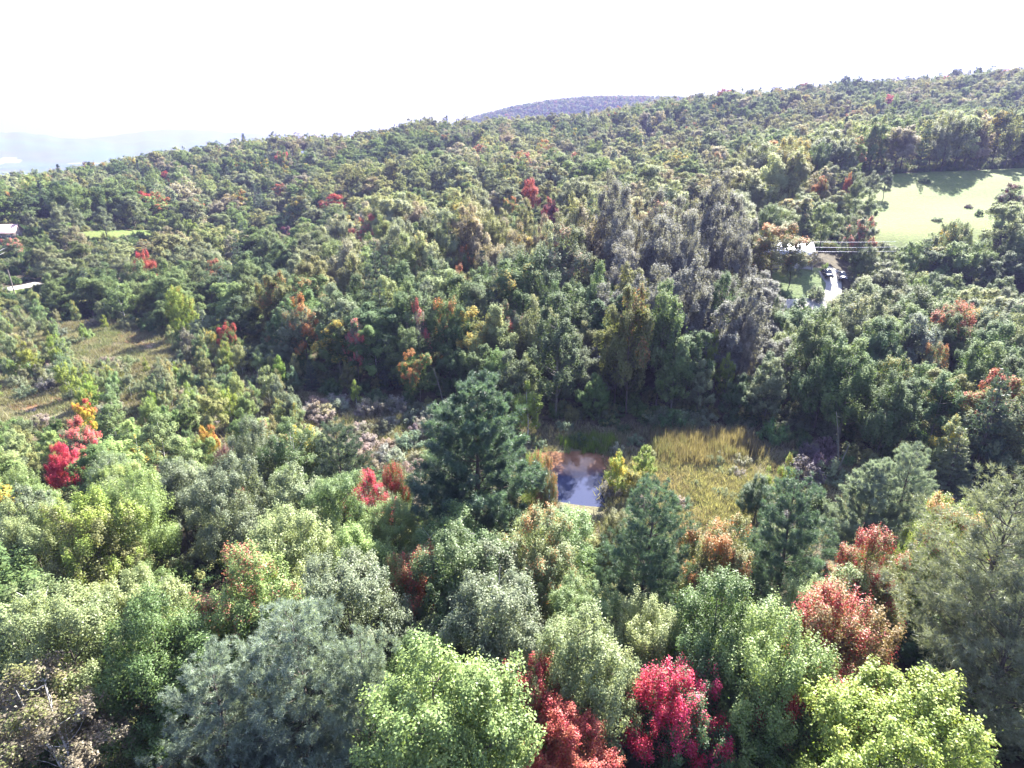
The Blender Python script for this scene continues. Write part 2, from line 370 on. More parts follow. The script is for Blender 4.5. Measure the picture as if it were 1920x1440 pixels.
strip('driveway', drive2, 3.0, M['gravel'], .16)
road1 = px_world([(-120, 560), (-40, 553), (0, 546), (48, 538), (75, 532)])
strip('road', road1, 3.4, M['gravel'], .16)
sheet('grass_verge', px_world([(-90, 556), (-20, 551), (50, 541), (64, 548), (40, 560), (-20, 572), (-90, 580)]), M['field'], .8, .10, .6)
road2 = px_world([(-120, 412), (-40, 413), (40, 419), (110, 424)])
strip('road', road2, 6.0, M['asphalt'], .16)

# ------------------------------------------------------------------ pond
POND_PX = [(1010, 858), (1040, 846), (1075, 843), (1120, 852), (1150, 862), (1150, 890), (1135, 915), (1140, 945), (1150, 965), (1085, 985), (1040, 960), (1020, 935), (1022, 900)]
POND_W = px_world(POND_PX)
def water_mat():
    m, nt, out = new_mat('pond_water'); b = N(nt, 'ShaderNodeBsdfPrincipled')
    b.inputs['Roughness'].default_value = .03; b.inputs['IOR'].default_value = 1.22
    g = N(nt, 'ShaderNodeNewGeometry'); nz = N(nt, 'ShaderNodeTexNoise'); nz.inputs['Scale'].default_value = .35; nz.inputs['Detail'].default_value = 5; nz.inputs['Distortion'].default_value = .8
    nt.links.new(g.outputs['Position'], nz.inputs['Vector'])
    cr = N(nt, 'ShaderNodeValToRGB'); cr.color_ramp.elements[0].position = .35; cr.color_ramp.elements[0].color = (.11, .055, .03, 1)
    cr.color_ramp.elements[1].position = .65; cr.color_ramp.elements[1].color = (.20, .11, .065, 1)
    nt.links.new(nz.outputs[0], cr.inputs[0])
    # muddy shallows along the far bank, deeper dark water toward the near bank
    sx = N(nt, 'ShaderNodeSeparateXYZ'); nt.links.new(g.outputs['Position'], sx.inputs[0])
    ad = N(nt, 'ShaderNodeMath', operation='MULTIPLY_ADD'); ad.inputs[1].default_value = 5.0; nt.links.new(nz.outputs[0], ad.inputs[0]); nt.links.new(sx.outputs['Y'], ad.inputs[2])
    mr = N(nt, 'ShaderNodeMapRange'); mr.inputs[1].default_value = 68.5; mr.inputs[2].default_value = 71.5; nt.links.new(ad.outputs[0], mr.inputs[0])
    mx = N(nt, 'ShaderNodeMix', data_type='RGBA'); mx.inputs['A'].default_value = (.03, .036, .07, 1); nt.links.new(cr.outputs[0], mx.inputs['B']); nt.links.new(mr.outputs[0], mx.inputs['Factor'])
    nt.links.new(mx.outputs['Result'], b.inputs['Base Color'])
    n3 = N(nt, 'ShaderNodeTexNoise'); n3.inputs['Scale'].default_value = 2.2; nt.links.new(g.outputs['Position'], n3.inputs['Vector'])
    bp = N(nt, 'ShaderNodeBump'); bp.inputs['Strength'].default_value = .05; bp.inputs['Distance'].default_value = .1; nt.links.new(n3.outputs[0], bp.inputs['Height']); nt.links.new(bp.outputs[0], b.inputs['Normal'])
    nt.links.new(b.outputs[0], out.inputs[0]); return m
M['water'] = water_mat()
sheet('pond_water', POND_W, M['water'], .35, .12, .9, flat=0.02)
PUDDLES_PX = [[(20, 752), (70, 742), (120, 748), (118, 766), (60, 775), (15, 770)], [(210, 618), (245, 622), (300, 650), (290, 660), (230, 645)]]
for pz in PUDDLES_PX: sheet('pool_water', px_world(pz), M['water'], .4, .16, .5)

# ------------------------------------------------------------------ plant prototypes
def leaf_quads(pos, nrm, size, g, aspect=1.5):
    """kite-shaped leaves at pos facing nrm"""
    k = len(pos); rnd = g.normal(size=(k, 3)); t = np.cross(nrm, rnd); t /= np.linalg.norm(t, axis=1)[:, None] + 1e-9; b = np.cross(nrm, t)
    s = (size * (0.65 + .7 * g.random(k)))[:, None] * .5
    bend = nrm * s * .35
    v = np.stack([pos - t * s * aspect, pos + b * s - bend, pos + t * s * aspect, pos - b * s - bend], 1).reshape(-1, 3)
    return v, np.arange(4 * k).reshape(k, 4)
def profile(style, t):
    if style == 'maple': return np.sin(np.pi * np.clip(t, 0, 1) ** .80) ** .62
    if style == 'round': return np.sqrt(np.clip(1 - (2 * t - 1) ** 2, 0, 1)) ** .8
    if style == 'aspen': return np.clip(np.sin(np.pi * np.clip(t, 0, 1) ** .62), 0, 1) ** .7
    if style == 'cone': return np.clip(1.05 - t, 0, 1) ** .85 * np.clip(t * 8, 0, 1) ** .5
    if style == 'shrub': return np.sqrt(np.clip(1 - t ** 2, 0, 1))
def broadleaf(seed, style='maple', H=12., Rr=4., base=.22, lobes=14, subs=11, leaves=12000, size=.2, spiky=.5, bark='bark', droop=0., sides=5, stems=1, split=True, mat='leaf', inner=.12, rough_n=.45):
    """crown of lobes, each a cluster of leafy boughs on limbs; returns (crown mesh, trunk mesh)"""
    g = np.random.default_rng(seed)
    ph = g.uniform(0, 2 * np.pi, 4); LC, LR = [], []
    Hc = H * (1 - base)
    cfrac, pw_top, pw_r = {'maple': (.40, 1.0, .9), 'round': (.50, .8, .8), 'aspen': (.42, 1.15, 1.0), 'shrub': (.15, .8, .8), 'cone': (.2, 1.3, 1.)}[style]
    zc0 = H * base + Hc * cfrac
    tries = 0; sepf = .56 * (14 / lobes) ** .5
    while len(LC) < lobes and tries < 4000:
        tries += 1
        d = g.normal(size=3); d /= np.linalg.norm(d)
        if d[2] < -.55: continue
        lr = Rr * g.uniform(.34, .50) * (14 / lobes) ** .28
        hz = abs(d[2]) ** pw_top * np.sign(d[2]); rad_ = math.sqrt(max(0, 1 - d[2] ** 2)) ** pw_r; az_ = math.atan2(d[1], d[0])
        lob = 1 + .13 * np.sin(3 * az_ + ph[0]) + .10 * np.sin(2 * az_ + ph[1] + 3 * d[2])
        rr = max(0, Rr * rad_ * lob - lr * .75) * g.uniform(.85, 1.05); zz = zc0 + hz * ((Hc * (1 - cfrac) if d[2] > 0 else Hc * cfrac) - lr * .7) * g.uniform(.88, 1.04)
        p = np.array([rr * np.cos(az_), rr * np.sin(az_), zz])
        if LC and min(np.linalg.norm((np.array(LC) - p) * (1 / Rr, 1 / Rr, 2 / Hc), axis=1)) < sepf * (1 - .6 * tries / 4000): continue
        LC.append(p); LR.append(lr)
    LC.append(np.array([g.normal() * .1 * Rr, g.normal() * .1 * Rr, zc0 + Hc * .12])); LR.append(Rr * .55)     # leafy heart of the crown
    LC = np.array(LC); LR = np.array(LR); nl = len(LC)
    axis0 = np.array([0, 0, H * (base + (1 - base) * .25)])
    ld = LC - axis0; ld /= np.linalg.norm(ld, axis=1)[:, None] + 1e-9
    ctr, crad, own = [], [], []
    for i in range(nl):
        m = max(3, int(subs * (LR[i] / LR.mean()) ** 1.5))
        d = g.normal(size=(m, 3)) + ld[i] * .7 + (0, 0, .55); d /= np.linalg.norm(d, axis=1)[:, None]
        q = LC[i] + d * LR[i] * g.uniform(.55, 1.0, (m, 1)) * (1, 1, .85)
        ctr.append(q); crad.append(LR[i] * g.uniform(.22, .42, m) * (11 / subs) ** .4); own.append(np.full(m, i))
    ctr = np.concatenate(ctr); crad = np.concatenate(crad); own = np.concatenate(own); k = len(ctr)
    wgt = crad ** 2; wgt /= wgt.sum(); nin = int(leaves * inner); cnt = g.multinomial(leaves - nin, wgt)
    who = np.repeat(np.arange(k), cnt); n1 = len(who)
    out = ctr - axis0; out /= np.linalg.norm(out, axis=1)[:, None] + 1e-9
    growth = out * .55 + np.array([0, 0, .8 - droop]); growth /= np.linalg.norm(growth, axis=1)[:, None]
    d = g.normal(size=(n1, 3)) + growth[who] * .5; d /= np.linalg.norm(d, axis=1)[:, None]
    rad = crad[who][:, None] * (g.random((n1, 1)) ** .5) * (1 + .12 * g.normal(size=(n1, 1)))
    p = ctr[who] + d * rad
    along = (d * growth[who]).sum(1)[:, None]
    p += growth[who] * np.clip(along, -.3, 1) * rad * spiky * 1.3
    big = p - (LC[own[who]] - ld[own[who]] * LR[own[who]][:, None] * .5); big /= np.linalg.norm(big, axis=1)[:, None] + 1e-9
    nr = d * .4 + big * .45 + np.array([0, 0, .55]) + g.normal(size=(n1, 3)) * rough_n
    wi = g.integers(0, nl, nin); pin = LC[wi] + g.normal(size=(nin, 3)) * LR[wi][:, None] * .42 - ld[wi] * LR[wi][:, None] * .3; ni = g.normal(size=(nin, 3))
    p = np.concatenate([p, pin]); nr = np.concatenate([nr, ni])
    kxy = Rr / np.percentile(np.hypot(p[:, 0], p[:, 1]), 96); kz = H / np.percentile(p[:, 2], 99.6); S3 = np.array([kxy, kxy, kz])
    p = p * S3; ctr = ctr * S3; LC = LC * S3; nr /= np.linalg.norm(nr, axis=1)[:, None]
    v, q = leaf_quads(p, nr, size, g)
    lt = g.random(nl); ft = np.clip((ctr[:, 2] / H - base) / (1 - base), 0, 1); sd = g.uniform(0, 2 * np.pi)
    cturn = .30 * (1 - ft) + .32 * lt[own] + .42 * g.random(k) - .12 * (np.cos(sd) * ctr[:, 0] + np.sin(sd) * ctr[:, 1]) / Rr
    cturn = (np.argsort(np.argsort(cturn)) + .5) / k                        # share s turns exactly that share of boughs
    turn = np.concatenate([cturn[who], g.random(nin) * .5 + .5]) + g.normal(size=leaves) * .15
    turn = np.clip(turn, .06, 1.2)
    ctone = .5 * g.random(k) + .5 * lt[own]
    tone = np.clip(np.concatenate([.5 * g.random(n1) + .5 * ctone[who], g.random(nin) * .4]), 0, 1)  # inner leaves toned darker: the crown's self-shadow put into leaf colour
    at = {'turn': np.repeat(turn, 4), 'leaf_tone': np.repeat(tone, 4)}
    mb = MB()
    for s_ in range(stems):
        off = np.array([g.normal() * .3, g.normal() * .3, 0]) * (stems > 1)
        top = np.array([g.normal() * Rr * .08, g.normal() * Rr * .08, H * .9]) + off * 2
        tt = np.linspace(0, 1, 7)[:, None]; path = top * tt + np.sin(tt * 5) * np.array([.12, .09, 0]) * (H / 12)
        path[0, 2] = -.6
        mb.tube(path, H * .0125 * (1 - np.linspace(0, 1, 7) ** .8) * (.7 if bark == 'birch_bark' else 1) + .014, sides + 1)
        if s_ == 0: path0 = path
    for i in range(nl):
        e = LC[i]; z0 = max(H * base * .7, e[2] - np.hypot(e[0], e[1]) * g.uniform(.7, 1.2)); z0 = min(z0, path0[-1, 2])
        st = np.array([np.interp(z0, path0[:, 2], path0[:, 0]), np.interp(z0, path0[:, 2], path0[:, 1]), z0])
        mid = (st + e) / 2 + np.array([0, 0, -.05 * H * g.random()]) + g.normal(size=3) * .1
        if sides > 4:
            tq_ = np.linspace(0, 1, 6)[:, None]; cv_ = (1 - tq_) ** 2 * st + 2 * tq_ * (1 - tq_) * mid + tq_ ** 2 * e + g.normal(size=(6, 3)) * .04 * (tq_ * (1 - tq_) * 4); cv_[-1] = e
            mb.tube(cv_, np.linspace(H * .0042, H * .0012, 6) * (.45 if bark == 'birch_bark' else 1), 4)
        else: mb.tube([st, mid, e], [H * .0055, H * .0036, H * .0015], max(3, sides - 2))
        if sides > 4:
            for j in np.where(own == i)[0][:5]: mb.tube([e, ctr[j]], [H * .0018, .006], 3)
    tv, tq = mb.arr()
    if split:
        return mesh_np('crown', v, [q], [M[mat]], attrs=at), mesh_np('trunk', tv, [tq], [M[bark]], smooth=True)
    V = np.concatenate([v, tv]); at = {a: np.concatenate([b, np.zeros(len(tv))]) for a, b in at.items()}
    return mesh_np('tree', V, [q, tq + len(v)], [M[mat], M[bark]], mat_index=[0] * len(q) + [1] * len(tq), attrs=at)
def needles(centres, dirs, g, per, length, width, spread=.75):
    k = len(centres) * per; c = np.repeat(centres, per, 0); dd = np.repeat(dirs, per, 0)
    d = dd * .8 + g.normal(size=(k, 3)) * spread; d /= np.linalg.norm(d, axis=1)[:, None]
    s = np.cross(d, g.normal(size=(k, 3))); s /= np.linalg.norm(s, axis=1)[:, None] + 1e-9
    L = (length * (.7 + .6 * g.random(k)))[:, None]; w = width * .5
    b = c + g.normal(size=(k, 3)) * length * .18
    v = np.stack([b - s * w, b + s * w, b + d * L], 1).reshape(-1, 3)
    return v, np.arange(3 * k).reshape(k, 3)
def conifer(seed, style='pine', H=14., Rr=4., base=.12, tufts=2600, per=16, length=.26, width=.035, split=True, whorls=None, sides=5, tops=1):
    g = np.random.default_rng(seed); mb = MB(); C, D, TN = [], [], []
    mb.tube([(0, 0, -.6), (.05, .03, H * .35), (.0, .05, H * .7), (0, 0, H * .985)], [H * .017, H * .012, H * .006, .012], sides + 2)
    nw = whorls or int(H * 1.25)
    allb = []
    for w in range(nw):
        t = (w + .5 * g.random()) / nw; z = H * (base + (1 - base) * t * .97)
        nb = g.integers(5, 8) if style == 'pine' else g.integers(7, 11)
        a0 = g.uniform(0, 6.3)
        for b in range(nb):
            a = a0 + b * 2 * np.pi / nb + g.normal() * .22
            if style == 'pine':
                L = Rr * (np.clip(1.02 - t, 0, 1) ** .62) * g.uniform(.55, 1.12) * (1 if t > .12 else .7) + .25
                rise = .25 + .75 * t + g.normal() * .08
            else:
                L = Rr * np.clip(1.03 - t, 0, 1) ** .9 * g.uniform(.75, 1.08) + .12; rise = -.25 + .55 * t + g.normal() * .05
            allb.append((z, a, L, rise, t))
    Ls = np.array([b[2] for b in allb]); wts = Ls ** 1.5 / (Ls ** 1.5).sum(); cnt = np.maximum(2, (wts * tufts).astype(int))
    for (z, a, L, rise, t), c in zip(allb, cnt):
        u = np.array([np.cos(a), np.sin(a), 0]); side = np.array([-np.sin(a), np.cos(a), 0])
        def pt(s):
            s = np.asarray(s)[..., None]
            up = rise * s + (.35 * s ** 2.2 if style == 'pine' else .22 * s ** 3)
            return np.array([0, 0, z]) + u * L * s * (.93) + np.array([0, 0, 1]) * L * up * (.75 if style == 'pine' else 1)
        if g.random() < (1 if split else .35): mb.tube(pt(np.array([0, .5, .9])), [.012 + L * .008, .008 + L * .004, .006], 3)
        s = .28 + .74 * g.random(c) ** (.7); spreadw = L * (.30 if style == 'pine' else .22) * np.sin(np.pi * np.clip(s * .85, 0, 1)) + .05
        off = g.uniform(-1, 1, c)
        if style == 'pine':      # needles gather in upswept plumes
            m = max(2, int(1.5 + L * 1.7)); pj = .16 + .86 * g.random(m) ** .8; oj = g.uniform(-1, 1, m); wj = g.integers(0, m, c)
            pc = pt(pj) + side * (oj * L * .34 * np.sin(np.pi * np.clip(pj * .85, 0, 1)))[:, None]; uu = g.random((c, 1)); ax = u * .55 + side * oj[wj][:, None] * .45 + np.array([0, 0, .75])
            p = pc[wj] + ax * uu * (.25 + L * .17) + g.normal(size=(c, 3)) * (.07 + .035 * L) * (1.15 - .7 * uu); off = oj[wj]
        else: p = pt(s) + side * (off * spreadw)[:, None] + g.normal(size=(c, 3)) * np.array([.06, .06, .05]) * max(1, L * .35)
        dr = u * .7 + side * off[:, None] * .7 + np.array([0, 0, .75 if style == 'pine' else .1])
        dr = dr / np.linalg.norm(dr, axis=1)[:, None]
        C.append(p); D.append(dr); TN.append(np.full(c, g.random()))
    C = np.concatenate(C); D = np.concatenate(D); TN = np.concatenate(TN)
    kk = Rr / np.percentile(np.hypot(C[:, 0], C[:, 1]), 97); C[:, :2] *= kk
    for vv in mb.v[1:]: vv[:, :2] *= kk
    v, tr = needles(C, D, g, per, length, width)
    tone = np.clip(np.repeat(TN, per * 3) * .5 + np.repeat(g.random(len(C)), per * 3) * .5, 0, 1)
    at = {'turn': np.ones(len(v)), 'leaf_tone': tone}
    tv, tq = mb.arr()
    if split: return mesh_np('crown', v, [tr], [M['needle']], attrs=at), mesh_np('trunk', tv, [tq], [M['bark']], smooth=True)
    V = np.concatenate([v, tv]); at = {a: np.concatenate([b, np.zeros(len(tv))]) for a, b in at.items()}
    return mesh_np('tree', V, [tr, tq + len(v)], [M['needle'], M['bark']], mat_index=[0] * len(tr) + [1] * len(tq), attrs=at)

# prototype: (crown, trunk, H, R)
PROTO = {}
def reg(kind, lod, fn, H, Rr, **kw): PROTO.setdefault((kind, lod), []).append((fn(H=H, Rr=Rr, **kw), H, Rr))
for s in range(5): reg('maple', 'near', broadleaf, 12, 4.0, seed=10 + s, style=['maple', 'round', 'maple', 'maple', 'maple'][s], lobes=[18, 14, 24, 16, 28][s], subs=[15, 17, 13, 16, 12][s], leaves=60000, size=.088, spiky=[1.0, .5, 1.1, .7, .9][s], base=.10)
for s in range(3): reg('birch', 'near', broadleaf, 12, 3.2, seed=30 + s, style='aspen', lobes=22, subs=12, leaves=24000, size=.085, spiky=.8, base=.2, bark='birch_bark', stems=2, inner=.05)
for s in range(2): reg('aspen', 'near', broadleaf, 12, 3.0, seed=40 + s, style='aspen', lobes=20, subs=13, leaves=30000, size=.105, spiky=1.1, base=.13, bark='pale_bark')
for s in range(4): reg('pine', 'near', conifer, 14, 4.2, seed=50 + s, tufts=[9000, 9000, 9000, 15000][s], per=14, length=.25, width=[.030, .030, .030, .036][s])
reg('pine', 'near', conifer, 14, 4.2, seed=59, tufts=4600, per=13, length=.25, width=.026, base=.36)
for s in range(8): reg('maple', 'mid', broadleaf, 14, 4.2, seed=110 + s, style=['maple', 'round', 'maple', 'round', 'maple', 'round', 'maple', 'aspen'][s], lobes=[14, 10, 18, 12, 15, 9, 20, 16][s], subs=[10, 12, 9, 11, 10, 12, 8, 9][s], leaves=19000, size=.165, spiky=[.8, .3, 1., .4, .7, .2, .9, 1.][s], base=.03, mat='leaf_mid', rough_n=.36)
for s in range(4): reg('birch', 'mid', broadleaf, 12, 2.8, seed=130 + s, style='aspen', lobes=16, subs=8, leaves=8000, size=.16, spiky=1.1, base=.04, bark='birch_bark', stems=1, mat='leaf_mid', inner=.08)
for s in range(4): reg('aspen', 'mid', broadleaf, 16, 3.2, seed=140 + s, style='aspen', lobes=20, subs=9, leaves=17000, size=.15, spiky=1., base=.03, bark='pale_bark', mat='leaf_mid')
for s in range(2): reg('pine', 'mid', conifer, 15, 4.0, seed=150 + s, tufts=1600, per=10, length=.40, width=.085)
for s in range(3): reg('spruce', 'mid', conifer, 12, 2.6, seed=160 + s, style='spruce', tufts=1700, per=8, length=.30, width=.09, base=.05)
for s in range(3): reg('shrub', 'mid', broadleaf, 2.2, 1.5, seed=170 + s, style='shrub', lobes=9, subs=5, leaves=3200, size=.10, spiky=.6, base=.0, stems=3, sides=4, mat='leaf_mid')
for s in range(2): reg('shrub', 'near', broadleaf, 2.2, 1.5, seed=175 + s, style='shrub', lobes=11, subs=6, leaves=6500, size=.07, spiky=.6, base=.0, stems=3, sides=4)
for s in range(8): reg('maple', 'far', broadleaf, 14, 4.4, seed=210 + s, style=['maple', 'round'][s % 2], lobes=[16, 12, 20, 14][s % 4], subs=7, leaves=7000, size=.27, spiky=.1, base=.06, sides=3, split=False, mat='leaf_far', rough_n=.26)
for s in range(3): reg('aspen', 'far', broadleaf, 15, 3.2, seed=240 + s, style='aspen', lobes=14, subs=4, leaves=4500, size=.28, spiky=.7, base=.06, bark='pale_bark', sides=3, split=False, mat='leaf_far', rough_n=.26)
for s in range(2): reg('spruce', 'far', conifer, 14, 2.8, seed=260 + s, style='spruce', tufts=500, per=6, length=.6, width=.22, base=.04, split=False, sides=3)
for s in range(3): reg('maple', 'speck', broadleaf, 14, 5.5, seed=280 + s, style='round', lobes=6, subs=4, leaves=240, size=1.7, spiky=.2, base=.1, sides=3, split=False, mat='leaf_far', rough_n=.26)

# ------------------------------------------------------------------ placing trees
TREES = []      # dict(kind, x, y, H, W, tint, tint2, share, label, anchor, zc, px, py)
C = dict(
    green=(.095, .150, .048), deep=(.060, .105, .042), grey=(.140, .170, .100), pale=(.185, .225, .100), bright=(.17, .235, .075), lime=(.19, .25, .05), olive=(.165, .175, .065),
    pine=(.075, .125, .085), bluepine=(.17, .22, .17), darkpine=(.055, .085, .06), silver=(.235, .22, .17), mauve=(.150, .155, .135), purple=(.12, .09, .11), brown=(.17, .145, .10),
    crimson=(.42, .03, .075), red=(.32, .05, .045), rust=(.33, .10, .06), orange=(.36, .16, .055), pink=(.50, .13, .12), yellow=(.45, .36, .05), gold=(.36, .27, .05), plum=(.15, .04, .06))
BARKS = {'maple': 0, 'pine': 0}
def zdist_lod(zc, kind):
    if kind in ('spruce',): return 'mid'
    return 'near' if zc < 66 else 'mid'
def put(kind, px, py, H, W, tint, tint2='orange', share=0.0, label=None, short=None, anchor=True, proto=None):
    x, y, zc = on_ray(px, py, H * .985)
    t = C[tint] if isinstance(tint, str) else tint; t2 = C[tint2] if isinstance(tint2, str) else tint2
    TREES.append(dict(kind=kind, x=x, y=y, z=h1(x, y), H=H, W=W, tint=t, tint2=t2, share=share, label=label, short=short, anchor=anchor, zc=zc, px=px, py=py, proto=proto, tn=tint if isinstance(tint, str) else 'green'))
